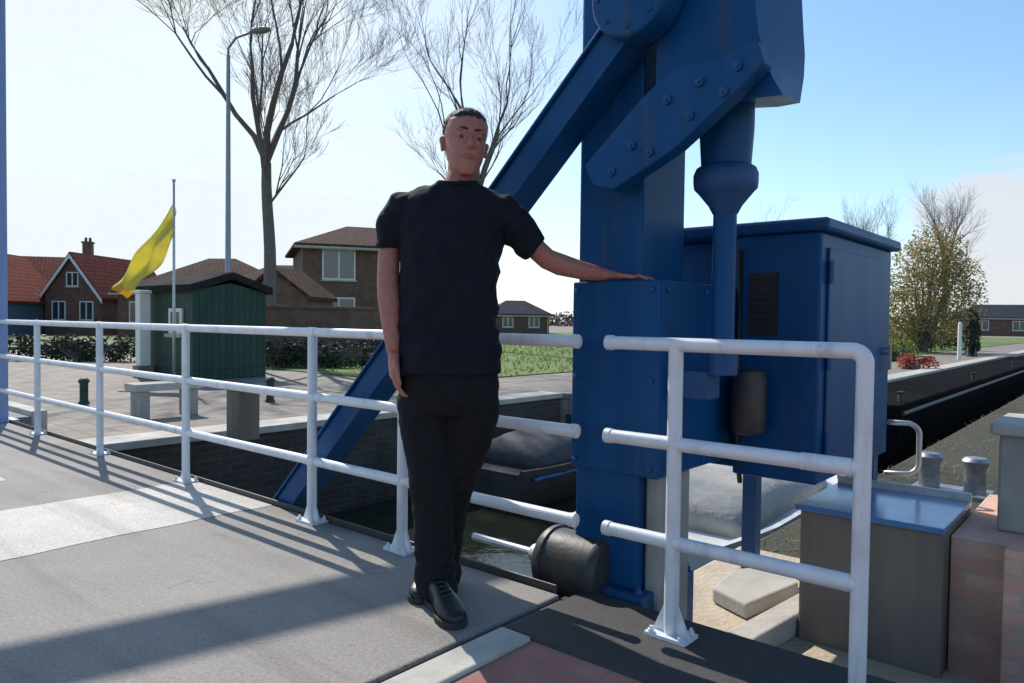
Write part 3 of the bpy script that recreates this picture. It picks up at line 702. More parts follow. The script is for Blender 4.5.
leafy('hedge', 'hedge', base_at(920, 37), [((x, 0, .5), (.9, .5, .55)) for x in (-2.6, -1.4, -.2, 1.0, 2.2)], 1800, .07, M['leaf_dark'], 'low dark hedge behind the olive bush at right', 14)
leafy('hedge', 'hedge', base_at(85, 20), [((x, 0, .34), (.8, .4, .42)) for x in (-2.2, -1.3, -.4, .5, 1.2)], 2600, .06, M['leaf_dark'], 'low dark hedge on the left quay behind the railing', 15)
leafy('hedge', 'hedge', base_at(322, 18.2), [((x, .1 * x, .34), (.7, .35, .42)) for x in (-1.1, -.3, .5, 1.2)], 2600, .06, M['leaf_dark'], 'low dark hedge in front of the brown garden wall', 16)
# far-off wood line as one mass
tl = MB(); random.seed(77)
for i in range(150):
    an = R(-64 + 128 * i / 149 + random.uniform(-.4, .4)); dist = random.uniform(150, 190)
    c = Vector((math.sin(an) * dist, math.cos(an) * dist, ZQ + 1.4)); h = random.uniform(1.3, 3.0)
    leaf_cloud(tl, c, (4.2, 2.5, h), 170, .55, 100 + i, .2)
tag(tl.build('treeline', M['twig'], uv=False, fixn=False), 'distant low grey brown line of trees along the horizon', 'trees', kind='stuff')
# grass blades on the lawn near the bank
gb = MB(); random.seed(9)
for i in range(9000):
    a_ = random.uniform(5.6, 22); b_ = random.uniform(8, 40)
    if a_ < 8.9 and b_ < 14 + (8.9 - a_) * 2.1: continue
    q = W(a_, b_, ZQ + .02); an = random.uniform(0, 6.28); hh = random.uniform(.04, .12)
    u = Vector((math.cos(an), math.sin(an), 0)) * .03
    gb.add([q - u, q + u, q + Vector((random.gauss(0, .03), random.gauss(0, .03), hh))], [(0, 1, 2)])
tag(gb.build('grass', M['leaf_green'], uv=False, fixn=False), 'short fresh grass on the lawn beyond the canal', 'grass', kind='stuff')
# weeds on the near bank
gb = MB(); random.seed(19)
for i in range(12000):
    a_ = random.uniform(-9, 0.28); b_ = random.uniform(2.35, 18)
    if noise.noise((a_ * .9, b_ * .9, 0)) < -.15: continue
    q = W(a_, b_, -.42); an = random.uniform(0, 6.28); hh = random.uniform(.015, .06)
    u = Vector((math.cos(an), math.sin(an), 0)) * .008
    gb.add([q - u, q + u, q + Vector((random.gauss(0, .06), random.gauss(0, .06), hh))], [(0, 1, 2)])
tag(gb.build('weeds', M['leaf_olive'], uv=False, fixn=False), 'dry olive weeds on the near canal bank', 'weeds', kind='stuff')

# ------------------------------------------------------------------ houses
def house(name, c, w, d, eave, ridge, rot, wall, roof, label, wins=(), door=None, chim=None, hip=0.0, over=.3, cat='house', gable_front=False, trim=True):
    root = thing(name, c, label, cat); c = Vector(c)
    ux = Vector((math.cos(rot), math.sin(rot), 0)); uy = Vector((-ux.y, ux.x, 0)); Z = Vector((0, 0, 1))
    def P(x, y, z): return c + ux * x + uy * y + Z * z
    m = MB()
    if gable_front:
        m.prism([P(-w/2, -d/2, 0), P(w/2, -d/2, 0), P(w/2, -d/2, eave), P(0, -d/2, ridge - .08), P(-w/2, -d/2, eave)], uy * d)
    else:
        if hip: m.hexa([P(x, y, 0) for x, y in ((-w/2, -d/2), (w/2, -d/2), (w/2, d/2), (-w/2, d/2))] + [P(x, y, eave) for x, y in ((-w/2, -d/2), (w/2, -d/2), (w/2, d/2), (-w/2, d/2))])
        else: m.prism([P(-w/2, -d/2, 0), P(-w/2, d/2, 0), P(-w/2, d/2, eave), P(-w/2, 0, ridge - .08), P(-w/2, -d/2, eave)], ux * w)
    m.build('wall', wall, root)
    m = MB(); th = .14
    if gable_front:
        sl = (ridge - eave) / (w / 2); e = w / 2 + over
        for s in (-1, 1):
            m.prism([P(0, -d/2 - over, ridge), P(s * e, -d/2 - over, ridge - sl * e), P(s * e, -d/2 - over, ridge - sl * e + th), P(0, -d/2 - over, ridge + th)], uy * (d + 2 * over))
    elif hip:
        e = over; zz = eave - .02
        q = [P(-w/2 - e, -d/2 - e, zz), P(w/2 + e, -d/2 - e, zz), P(w/2 + e, d/2 + e, zz), P(-w/2 - e, d/2 + e, zz)]
        q2 = [v + Z * .12 for v in q]; r1, r2 = P(-w/2 + hip, 0, ridge), P(w/2 - hip, 0, ridge)
        m.add(q + q2 + [r1, r2], [(3, 2, 1, 0), (0, 1, 5, 4), (1, 2, 6, 5), (2, 3, 7, 6), (3, 0, 4, 7), (4, 5, 9, 8), (6, 7, 8, 9), (5, 6, 9), (7, 4, 8)])
    else:
        sl = (ridge - eave) / (d / 2); e = d / 2 + over
        for s in (-1, 1):
            m.prism([P(-w/2 - over, 0, ridge), P(-w/2 - over, s * e, ridge - sl * e), P(-w/2 - over, s * e, ridge - sl * e + th), P(-w/2 - over, 0, ridge + th)], ux * (w + 2 * over))
    ro = m.build('roof', roof, root)
    if not gable_front and cat == 'house':
        m = MB(); yy = -d/2 - over - .06; m.tube([P(-w/2 - over, yy, eave - .08), P(w/2 + over, yy, eave - .08)], .065, 8)
        gu = m.build('gutter', M['conc_pale'], root, smooth='auto')
        m = MB(); m.tube([P(w/2 - .15, yy, eave - .1), P(w/2 - .15, -d/2 - .07, eave - .5), P(w/2 - .15, -d/2 - .07, .05)], .05, 8); m.build('downpipe', M['conc_pale'], gu, smooth='auto')
    if chim:
        m = MB(); x, y, h = chim
        q = [(x - .3, y - .3), (x + .3, y - .3), (x + .3, y + .3), (x - .3, y + .3)]
        m.hexa([P(a, b, ridge - 1.2) for a, b in q] + [P(a, b, ridge + h) for a, b in q])
        q = [(x - .36, y - .36), (x + .36, y - .36), (x + .36, y + .36), (x - .36, y + .36)]
        m.hexa([P(a, b, ridge + h) for a, b in q] + [P(a, b, ridge + h + .12) for a, b in q])
        for s in (-.14, .14): m.lathe(P(x + s, y, ridge + h + .12), [(.1, 0), (.09, .3)], 10)
        m.build('chimney', M['brick_brown'], ro)
    for (x, z, ww, hh) in wins:
        m = MB(); f = .07; y0 = -d/2 - .04
        for (x0, x1, z0, z1) in ((x - ww/2, x + ww/2, z, z + f), (x - ww/2, x + ww/2, z + hh - f, z + hh), (x - ww/2, x - ww/2 + f, z + f, z + hh - f), (x + ww/2 - f, x + ww/2, z + f, z + hh - f), (x - f/2, x + f/2, z + f, z + hh - f)):
            q = [(x0, y0), (x1, y0), (x1, y0 + .1), (x0, y0 + .1)]
            m.hexa([P(a, b, z0) for a, b in q] + [P(a, b, z1) for a, b in q])
        fr = m.build('window', M['trim'], root)
        m = MB(); q = [(x - ww/2 + .02, y0 + .018), (x + ww/2 - .02, y0 + .018), (x + ww/2 - .02, y0 + .036), (x - ww/2 + .02, y0 + .036)]
        m.hexa([P(a, b, z + .02) for a, b in q] + [P(a, b, z + hh - .02) for a, b in q]); m.build('pane', M['glass'], fr)
        m = MB(); q = [(x - ww/2 - .06, y0 - .06), (x + ww/2 + .06, y0 - .06), (x + ww/2 + .06, y0 + .03), (x - ww/2 - .06, y0 + .03)]
        m.hexa([P(a, b, z - .07) for a, b in q] + [P(a, b, z - .002) for a, b in q]); m.build('sill', M['conc_pale'], fr)
    if door is not None:
        m = MB(); q = [(door - .5, -d/2 - .05), (door + .5, -d/2 - .05), (door + .5, -d/2 + .05), (door - .5, -d/2 + .05)]
        m.hexa([P(a, b, 0) for a, b in q] + [P(a, b, 2.1) for a, b in q]); m.build('door', M['green_wood'], root, bevel=.02)
    if gable_front and trim:
        m = MB(); sl = (ridge - eave) / (w / 2); e = w / 2 + over; y0 = -d/2 - over - .05
        for s in (-1, 1):
            m.prism([P(0, y0, ridge + .02), P(s * e, y0, ridge - sl * e + .02), P(s * e, y0, ridge - sl * e - .25), P(0, y0, ridge - .25)], uy * .045)
        m.build('bargeboard', M['trim'], ro)
    return root
def base2(px, Z): q = pix(px, 330, Z); return Vector((q.x, q.y, ZQ))
house('house', base2(-18, 44), 5.0, 9, 2.2, 4.9, R(8), M['teal'], M['roof_red'], 'teal boarded house with steep roof at the extreme left edge', [(-1.2, .9, 1.1, 1.2), (1.1, .9, 1.1, 1.2)], gable_front=True)
house('house', base2(52, 54), 7.4, 8, 2.5, 5.3, R(14), M['brick_brown'], M['roof_red'], 'house with a bright red tiled roof and a chimney, left of the yellow flag', [(-2.0, .9, 1.3, 1.2), (1.9, .9, 1.3, 1.2)], door=0, chim=(2.4, 0, 1.2))
house('house', base2(112, 50), 3.6, 8, 2.6, 5.0, R(-4), M['brick_brown'], M['roof_red'], 'narrow brick house with white bargeboards behind the yellow flag', [(-.9, .9, .9, 1.2), (.9, .9, .9, 1.2), (0, 3.0, .8, .9)], gable_front=True)
house('house', base2(222, 48), 9.0, 8, 2.6, 5.0, R(-6), M['brick_brown'], M['roof_brown'], 'wide brown brick house with hipped brown roof behind the lamp post', [(-3, .8, 1.5, 1.3), (-.6, .8, 1.5, 1.3), (3.0, .8, 1.5, 1.3)], door=1.3, hip=3.6)
house('house', base2(362, 38), 6.4, 7, 4.5, 5.9, R(20), M['brick_brown'], M['roof_brown'], 'two storey brick house with a pale window behind the left arm of the man', [(-1.6, 3.0, 1.5, 1.4), (1.2, 3.0, 1.3, 1.3), (-1.6, .8, 1.5, 1.4)], door=1.2, hip=2.4, over=.4)
house('house', base2(292, 45), 7.5, 8, 2.5, 4.4, R(4), M['brick_brown'], M['roof_brown'], 'low brown house between the big tree and the two storey house', [(-2.6, .8, 1.5, 1.2), (2.2, .8, 1.5, 1.2)], hip=2.5)
house('house', base2(515, 70), 5.2, 6, 1.7, 3.1, R(10), M['brick_brown'], M['roof_grey'], 'small house with dark slate roof seen under the outstretched arm', [(-1.2, .6, 1.0, 1.0), (1.2, .6, 1.0, 1.0)], hip=1.7)
house('house', base2(1010, 95), 12, 8, 2.2, 4.0, R(-20), M['brick_brown'], M['roof_grey'], 'long low house with slate roof at the far right', [(-4, .7, 1.5, 1.2), (0, .7, 1.5, 1.2), (4, .7, 1.5, 1.2)], hip=2)
# green boarded shed
house('shed', base2(203, 15.5), 2.1, 1.6, 1.75, 2.0, R(-38), M['green_wood'], M['felt'], 'dark green boarded shed on the quay behind the railing', [(.45, .9, .5, .5)], over=.1, cat='shed')
# garden wall
house('outbuilding', base2(288, 29), 2.7, 2.4, 2.0, 3.0, R(-8), M['brick_brown'], M['roof_brown'], 'narrow red brown brick outbuilding between the green shed and the two storey house', [(.5, .95, .7, .7)], over=.15, cat='outbuilding', gable_front=True, trim=False)
gw = MB(); q0, q1 = base2(262, 18.8), base2(402, 22); dv = (q1 - q0); dv.normalize(); gw.obox((q0 + q1) / 2 + Vector((0, 0, .74)), dv, Vector((-dv.y, dv.x, 0)), (0, 0, 1), (q1 - q0).length / 2, .12, .74)
gw.obox((q0 + q1) / 2 + Vector((0, 0, 1.52)), dv, Vector((-dv.y, dv.x, 0)), (0, 0, 1), (q1 - q0).length / 2 + .04, .17, .04)
tag(gw.build('garden_wall', M['brick_brown'], bevel=.01), 'brown brick garden wall between the green shed and the man', 'wall')

# ------------------------------------------------------------------ street furniture on the far bank
lp = thing('lamp_post', base2(228, 20.5), 'tall slim grey lamp post left of the big bare tree', 'lamp post')
b = base2(228, 20.5)
m = MB(); m.lathe(b, [(.12, 0), (.12, .9), (.085, 1.0), (.05, 8.4)], 14); m.build('pole', M['steel'], lp, smooth='auto')
m = MB(); m.tube([b + Vector((0, 0, 8.3)), b + Vector((0, 0, 8.6)), b + Vector((.25, -.1, 8.85)), b + Vector((.8, -.3, 8.95))], .035, 8); m.build('bracket', M['steel'], lp, smooth=True)
m = MB(); m.ball(b + Vector((1.0, -.38, 8.95)), (.34, .15, .08), Matrix.Rotation(R(-20), 3, 'Z')); m.build('lamp_head', M['steel'], lp, smooth=True)

fp = thing('flagpole', base2(174, 14), 'thin pale flagpole carrying the yellow flag behind the railing', 'flagpole')
b = base2(174, 14)
ftop = pix(173, 198, 14).z
m = MB(); m.lathe(b, [(.03, 0), (.028, 1.5), (.02, ftop + .3 - ZQ)], 10); m.build('pole', M['galv'], fp, smooth=True)
m = MB(); m.ball(b + Vector((0, 0, ftop - ZQ + .33)), .035); m.build('finial', M['galv'], fp, smooth=True)
# limp yellow flag: hoist on the pole, fly end blown to the lower left
m = MB(); NU, NVv = 26, 12
top0 = pix(173, 203, 14); bot0 = pix(174, 238, 14); top1 = pix(111, 286, 13.8); bot1 = pix(126, 299, 13.7)
vs = []
for side in (0, 1):
    for i in range(NU + 1):
        t = i / NU
        for j in range(NVv + 1):
            s = j / NVv
            e0 = top0.lerp(top1, t) + Vector((0, 0, -.10 * math.sin(t * math.pi))); e1 = bot0.lerp(bot1, t) - Vector((0, 0, .10 * math.sin(t * math.pi)))
            q = e0.lerp(e1, s); q = q + Vector((0, .09 * math.sin(t * 9 + s * 5) + .05 * math.sin(s * 9 - t * 4) + side * .006, .02 * math.sin(t * 13)))
            vs.append(q)
nn = (NU + 1) * (NVv + 1); fs = []
for i in range(NU):
    for j in range(NVv):
        k = i * (NVv + 1) + j; f = (k, k + 1, k + NVv + 2, k + NVv + 1); fs.append(f); fs.append(tuple(nn + x for x in reversed(f)))
for i in range(NU):
    for j in (0, NVv):
        k = i * (NVv + 1) + j; fs.append((k, k + NVv + 1, nn + k + NVv + 1, nn + k))
for j in range(NVv):
    for i in (0, NU):
        k = i * (NVv + 1) + j; fs.append((k, k + 1, nn + k + 1, nn + k))
m.add(vs, fs)
fl = m.build('flag', M['yellow'], smooth=True)
fl.data.materials.append(M['orange'])
for pl in fl.data.polygons:
    t = (pl.center - top0).dot((top1 - top0).normalized()) / (top1 - top0).length
    if t > .93: pl.material_index = 1
tag(fl, 'pale yellow flag with orange tip drooping to the left from its pole', 'flag')

bp_ = thing('barrier_post', base2(143, 15), 'white square bridge barrier post left of the flagpole', 'barrier post')
b = base2(143, 15)
m = MB(); m.obox(b + Vector((0, 0, .85)), DV, NV, (0, 0, 1), .11, .11, .85); m.build('body', M['trim'], bp_, bevel=.015)
m = MB(); m.obox(b + Vector((0, 0, 1.73)), DV, NV, (0, 0, 1), .13, .13, .03); m.build('cap', M['trim'], bp_, bevel=.01)
m = MB(); m.obox(b + Vector((0, 0, .12)), DV, NV, (0, 0, 1), .15, .15, .12); m.build('base', M['conc_grey'], bp_, bevel=.01)

ub = gnd(243, 441, ZQ)
cbx = thing('utility_box', ub, 'small grey utility box standing at the quay edge behind the railing', 'utility box')
m = MB(); m.obox(ub + Vector((0, 0, .27)), DV, NV, (0, 0, 1), .13, .11, .25); m.build('body', M['conc_grey'], cbx, bevel=.01)
m = MB(); m.obox(ub + Vector((0, 0, .535)), DV, NV, (0, 0, 1), .15, .13, .015); m.build('lid', M['conc_pale'], cbx, bevel=.006)
be = gnd(165, 416, ZQ)
bch = thing('stone_bench', be, 'low pale stone bench on the far quay left of the grey utility box', 'bench')
m = MB(); m.obox(be + Vector((0, 0, .38)), NV, DV, (0, 0, 1), .42, .17, .045); m.build('seat', M['conc_pale'], bch, bevel=.012)
for s in (-1, 1):
    m = MB(); m.obox(be + NV * s * .3 + Vector((0, 0, .165)), NV, DV, (0, 0, 1), .06, .14, .165); m.build('leg', M['concrete'], bch, bevel=.01)
for px_, py_, lb in ((84, 404, 'dark green mooring post on the far quay, left of the stone bench'), (270, 402, 'dark green mooring post on the far quay, right of the grey utility box')):
    q = gnd(px_, py_, ZQ); r_ = thing('mooring_post', q, lb, 'mooring post', 'mooring posts on the far quay')
    m = MB(); m.lathe(q, [(.075, 0), (.07, .02), (.055, .05), (.055, .28), (.06, .3)], 14); m.build('stem', M['green_wood'], r_, smooth='auto')
    m = MB(); m.lathe(q + Vector((0, 0, .302)), [(.07, 0), (.075, .03), (.05, .06), (.01, .07)], 14); m.build('cap', M['green_wood'], r_, smooth='auto')
pb = base2(960, 27)
m = MB(); m.lathe(pb, [(.07, 0), (.065, 1.3), (.05, 1.36), (.01, 1.38)], 12); tag(m.build('marker_post', M['trim'], smooth='auto'), 'short pale post beside the narrow evergreen at far right', 'post')

# tall blue mast with boom at the far end of the railing (boom is unseen, added to throw the band of shade on the deck)
SUN_EL, SUN_AZ = R(43), R(30.7)     # azimuth measured left of the view direction
u = Vector((-math.sin(SUN_AZ), math.cos(SUN_AZ), 0))
s0, s1 = gnd(-90, 694), gnd(445, 573)
hb = 5.75
off = u * (hb / math.tan(SUN_EL)) + Vector((0, 0, hb))
bm0, bm1 = s0 + off, s1 + off
bd = (bm1 - bm0).normalized()
mp = W(6.85, .33, 0)
d_ = ray(-2, 250); mastp = CAM + d_ * (7.25 / d_.y); mastp.z = 0
# mast stands where the boom line passes over the rail side
t_ = (mastp - bm0).dot(bd); top_pt = bm0 + bd * t_
mastp = Vector((top_pt.x, top_pt.y, 0))
rat = (mastp.x) / mastp.y
mast = thing('bridge_mast', mastp, 'tall blue bridge mast paled by glare at the far left end of the railing', 'mast')
m = MB(); m.obox(mastp + Vector((0, 0, (hb + .3) / 2)), DV, NV, (0, 0, 1), .06, .06, (hb + .3) / 2 ); m.build('shaft', M['mast_blue_glare'], mast, bevel=.008)
m = MB(); m.obox(mastp + Vector((0, 0, .012)), DV, NV, (0, 0, 1), .13, .13, .012); m.build('base_plate', M['mast_blue_glare'], mast, bevel=.003)
m = MB(); m.beam(bm0, bm1 + bd * .3, (0, 0, 1), .21, .22); m.build('shade_boom', M['mast_blue_glare'], mast, bevel=.01)

# ------------------------------------------------------------------ person
PD = 2.76
def pp(x, y, dy=0.0): return pix(x, y, PD + dy)
S = PD / FPX
def remesh(mb, name, mt, parent, vox, smooth=6, fac=.5, deform=None):
    o = mb.build(name + '_raw', mt, None, uv=False)
    r = o.modifiers.new('r', 'REMESH'); r.mode = 'VOXEL'; r.voxel_size = vox
    s = o.modifiers.new('s', 'SMOOTH'); s.iterations = smooth; s.factor = fac
    dg = bpy.context.evaluated_depsgraph_get(); dg.update()
    me = bpy.data.meshes.new_from_object(o.evaluated_get(dg)); me.name = name
    bpy.data.objects.remove(o)
    if deform:
        nr = [v.normal.copy() for v in me.vertices]
        for v, n_ in zip(me.vertices, nr): v.co = deform(v.co.copy(), n_)
    org = parent.location
    for v in me.vertices: v.co -= org
    for pl in me.polygons: pl.use_smooth = True
    me.materials.clear(); me.materials.append(mt)
    ob = bpy.data.objects.new(name, me); COL.objects.link(ob); ob.parent = parent
    return ob
feet = Vector(gnd(442, 600))
man = thing('person', feet, 'man in dark navy t-shirt and black trousers leaning one hand on the blue machine box', 'person')
UX = Vector((1, 0, 0)); UY = Vector((0, 1, 0))

# head frame
HS = 1.07
chin = pp(461, 177, -.02)
yaw = R(16)
HR = Matrix.Rotation(yaw, 3, 'Z') @ Matrix.Rotation(R(5), 3, 'Y') @ Matrix.Rotation(R(-3), 3, 'X')
HO = Vector((chin.x, chin.y + .045, chin.z))
def hp(x, y, z): return HO + HR @ (Vector((x, y, z)) * HS)
body = MB()
hx, hy = HR @ UX, HR @ UY
hr = [(0.0, -.066, .018, .016), (.006, -.060, .028, .026), (.018, -.050, .040, .040), (.038, -.036, .052, .056), (.062, -.022, .061, .072), (.09, -.010, .067, .083), (.115, .0, .070, .086), (.128, .003, .0705, .084),
      (.145, .002, .073, .093), (.165, .004, .0755, .095), (.19, .006, .073, .092), (.212, .007, .063, .080), (.229, .008, .047, .061), (.241, .008, .026, .036), (.245, .008, .010, .014)]
body.rings([(hp(0, cy, z), rx * HS, ry * HS) for z, cy, rx, ry in hr], 32, 2.2, hx, hy)
body.tube([hp(0, -.078, .142), hp(0, -.090, .122), hp(0, -.104, .100), hp(0, -.108, .093), hp(0, -.096, .085)], [.008, .009, .0115, .012, .008], 12)
for s in (-1, 1):
    body.ball(hp(s * .012, -.094, .091), (.0085, .012, .0075), HR)
    body.ball(hp(s * .028, -.0765, .148), (.023, .014, .0075), HR @ Matrix.Rotation(R(s * -14), 3, 'Z'))
    body.ball(hp(s * .034, -.052, .096), (.023, .031, .026), HR)
    body.ball(hp(s * .031, -.0705, .1345), (.0148, .0148, .0105), HR)
    body.ball(hp(s * .031, -.0695, .1143), (.0148, .0146, .0098), HR)
    body.ball(hp(s * .022, -.076, .066), (.016, .012, .018), HR)
    er = HR @ Matrix.Rotation(R(s * 24), 3, 'Z') @ Matrix.Rotation(R(-12), 3, 'X')
    body.ball(hp(s * .076, .014, .120), (.0075, .017, .029), er)
    body.ball(hp(s * .082, .017, .130), (.006, .015, .017), er)
    body.ball(hp(s * .077, .006, .098), (.0065, .010, .012), er)
body.ball(hp(0, -.0885, .0625), (.022, .0095, .0052), HR); body.ball(hp(0, -.087, .0505), (.0195, .0105, .0062), HR)
body.ball(hp(0, -.083, .074), (.014, .010, .010), HR)
body.ball(hp(0, -.068, .022), (.023, .018, .016), HR)
# neck and trunk under the shirt
nb = pp(456, 196, .02)
body.tube([hp(0, .012, .10), hp(0, .014, .02), nb, nb + Vector((-.01, .01, -.08))], [.053, .053, .060, .072], 20)
body.rings([(pp(452, y, .02), w * S, d) for y, w, d in ((205, 44, .075), (230, 44, .10), (270, 42, .105), (320, 43, .105), (365, 45, .11), (400, 44, .11))], 24)
for pts in ([(425, 395, 0), (430, 480, -.03), (434, 560, -.02), (436, 590, -.02)], [(474, 395, 0), (459, 480, .05), (443, 560, .11), (441, 578, .12)]):
    body.tube([pp(*q) for q in pts], [.085, .055, .045, .04], 14)
# viewer-left arm hanging
la = [pp(410, 205, .02), pp(394, 228, .02), pp(389, 252, .02), pp(388, 280, .0), pp(389, 296, -.015), pp(391, 320, -.035), pp(393, 347, -.055), pp(393.5, 352, -.06)]
body.tube([Vector(q) for q in la], [.050, .043, .041, .041, .043, .038, .027, .026], 16)
def finger(mb, p0, dirs, lens, r0):
    pts = [Vector(p0)]; rs = [r0]
    for i, (d, l) in enumerate(zip(dirs, lens)):
        d = Vector(d).normalized(); pts.append(pts[-1] + d * l * .5); rs.append(r0 * (1 - .06 * (2 * i + 1)))
        pts.append(pts[-1] + d * l * .5); rs.append(r0 * (1 - .06 * (2 * i + 2)) * (1.05 if i < len(lens) - 1 else .8))
    mb.tube(pts, rs, 10); mb.ball(pts[-1], rs[-1] * 1.02, n=10, m=6); mb.ball(pts[0], r0 * 1.1, n=10, m=6)
wr = la[-1]
# hanging hand: back of the hand turned outwards/forwards, thumb forward, fingers curled a little
down = Vector((.06, -.06, -1)).normalized(); thumbdir = Vector((.35, -.95, -.1)).normalized(); palmn = Vector((.95, .3, 0)).normalized()
body.rings([(wr, .027, .020), (wr + down * .03, .036, .019), (wr + down * .06, .043, .018), (wr + down * .088, .043, .016), (wr + down * .10, .040, .012)], 18, 2.4, thumbdir, palmn)
for i, (o, l) in enumerate(((.033, .95), (.011, 1.05), (-.011, .98), (-.032, .78))):
    p0 = wr + down * .09 + thumbdir * o
    finger(body, p0, [down + palmn * .25, down + palmn * .75, down * .5 + palmn], [.042 * l, .028 * l, .022 * l], .0092)
finger(body, wr + down * .025 + thumbdir * .028, [thumbdir * .9 + down, thumbdir * .35 + down, down + palmn * .3], [.042, .032, .026], .0112)
# viewer-right arm reaching to the box
ra = [pp(497, 208, .02), pp(517, 229, .04), pp(535, 248, .07), pp(547, 259, .095), pp(560, 264.5, .105), pp(582, 270.5, .125), pp(602, 274, .14), pp(608, 274.5, .142)]
body.tube(ra, [.050, .044, .041, .041, .043, .036, .027, .0255], 16)
BT = 1.205
fw = DV.copy(); side_ = NV.copy(); upv = Vector((0, 0, 1))
w2 = ra[-1]; w2 = Vector((w2.x, w2.y, w2.z))
k1 = W(-.165, .265, BT + .0165)     # knuckles over the box
pdir = (k1 - w2); pl_ = pdir.length; pdn = pdir.normalized()
psd = Vector((0, 0, 1)).cross(pdn).normalized(); pup = pdn.cross(psd)
body.rings([(w2, .027, .020), (w2.lerp(k1, .4), .036, .019), (w2.lerp(k1, .8), .043, .017), (k1, .042, .014), (k1 + pdn * .01, .039, .011)], 18, 2.4, psd, pup)
for o, l, sp in ((-.033, .92, -.16), (-.011, 1.05, -.05), (.011, .98, .06), (.032, .8, .17)):
    p0 = k1 + psd * o
    f1 = (fw + NV * sp * 1.0); f1.normalize()
    dz = lambda k: f1 + Vector((0, 0, k))
    finger(body, p0, [dz(.05), dz(-.28), dz(-.38)], [.044 * l, .029 * l, .023 * l], .0092)
finger(body, w2.lerp(k1, .35) - psd * .03, [pdn - psd * .75, pdn - psd * .25, pdn], [.042, .033, .027], .0112)
bodyo = remesh(body, 'body', M['skin'], man, .0032, 3, .35)
bodyo.data.materials.append(M['lip'])
for pl in bodyo.data.polygons:
    q = HR.inverted() @ ((pl.center + man.location) - HO) / HS
    if q.y < -.075 and (q.x / .0245) ** 2 + ((q.z - .0565) / .0105) ** 2 < 1: pl.material_index = 1

# eyes
for s in (-1, 1):
    m = MB(); m.ball(hp(s * .031, -.0725, .1242), .0113 * HS); e = m.build('eyeball', M['eye'], man, smooth=True, uv=False)
    m = MB(); m.ball(hp(s * .031 + .001, -.0820, .1240), (.0058, .0028, .0056), HR, 12, 8); m.build('iris', M['iris'], e, smooth=True, uv=False)
    m = MB(); m.tube([hp(s * .012, -.0915, .1495), hp(s * .021, -.0915, .1520), hp(s * .033, -.087, .1530), hp(s * .049, -.0735, .1480)], [.0026, .0042, .0042, .002], 8); m.build('eyebrow', M['hair'], man, smooth=True, uv=False)
# short hair grown off the scalp
hm = bodyo.data; HRi = HR.inverted()
hv = {}
def hairness(co):
    q = HRi @ ((co + man.location) - HO) / HS
    if q.z < .03 or q.z > .30 or abs(q.x) > .12: return -1
    front = .198 + .10 * max(0, q.y + .03) * 0
    ang = q.y       # -front +back
    if ang < -.035: lim = .197 - .0 * q.x
    elif ang < .02: lim = .197 - (ang + .035) / .055 * .062
    elif ang < .05: lim = .135 - (ang - .02) / .03 * .055
    else: lim = .075
    if abs(q.x) > .068 and .085 < q.z < .16 and -.012 < q.y < .04: return -1
    return (q.z - lim) + .007 * noise.noise(q * 70) + .004 * noise.noise(q * 190)
keep = {}
vs = []; fs = []
vals = {}
for v in hm.vertices:
    if v.co.z + man.location.z > HO.z:
        h = hairness(v.co)
        if h > -.004: vals[v.index] = h
for pl in hm.polygons:
    if all(i in vals for i in pl.vertices):
        f = []
        for i in pl.vertices:
            if i not in keep:
                keep[i] = len(vs); v = hm.vertices[i]; t = max(0, min(1, (vals[i] + .004) / .022))
                n_ = noise.noise(v.co * 140) * .0022 + noise.noise(v.co * 45) * .0015
                vs.append(v.co + v.normal * (-.0008 + t * (.0045 + n_)) + man.location)
            f.append(keep[i])
        fs.append(tuple(f))
m = MB(); m.add(vs, fs)
random.seed(41); hk = list(vals.keys())
for i in range(9000):
    vi = random.choice(hk); v = hm.vertices[vi]; t = max(0.15, min(1, (vals[vi] + .004) / .03))
    fwd = HR @ Vector((0, -1, 0))
    d = (v.normal + fwd * random.uniform(-.2, .6) + Vector((random.gauss(0, .3), random.gauss(0, .3), random.gauss(0, .3) - .1))).normalized()
    q = v.co + man.location + Vector((random.gauss(0, .0015), random.gauss(0, .0015), random.gauss(0, .0015))); l = random.uniform(.006, .012) * t
    u_ = d.cross(Vector((random.gauss(0, 1), random.gauss(0, 1), random.gauss(0, 1)))).normalized() * .00045
    m.add([q - u_, q + u_, q + d * l], [(0, 1, 2)])
m.build('hair', M['hair'], man, smooth=True, uv=False, fixn=False)

# t-shirt
sh = MB()
sh.rings([(pp(449, 372, .0), 52 * S, .140), (pp(449, 366, .0), 51.5 * S, .138), (pp(449, 340, .0), 50 * S, .132), (pp(449, 300, .005), 48.5 * S, .128), (pp(450, 262, .01), 49.5 * S, .130), (pp(450, 236, .015), 51 * S, .130),
          (pp(451, 216, .02), 53 * S, .118), (pp(453, 203, .022), 50 * S, .102), (pp(455, 194, .024), 38 * S, .086), (pp(457, 187, .024), 25 * S, .075), (pp(458, 183, .022), 19.5 * S, .070)], 36, 2.5)
sh.tube([pp(416, 207, .02), pp(404, 211, .02), pp(394, 224, .02), pp(390, 238, .02), pp(389, 249, .018)], [.062, .073, .066, .058, .054], 20)
sh.tube([pp(486, 207, .02), pp(499, 212, .025), pp(515, 227, .04), pp(526, 240, .058), pp(534, 248.5, .07)], [.062, .071, .065, .060, .057], 20)
sh.tube([pp(440, 199, .022), pp(424, 203, .02), pp(406, 212, .02)], [.050, .060, .066], 18); sh.tube([pp(473, 199, .022), pp(485, 205, .022), pp(500, 213, .025)], [.050, .060, .066], 18)
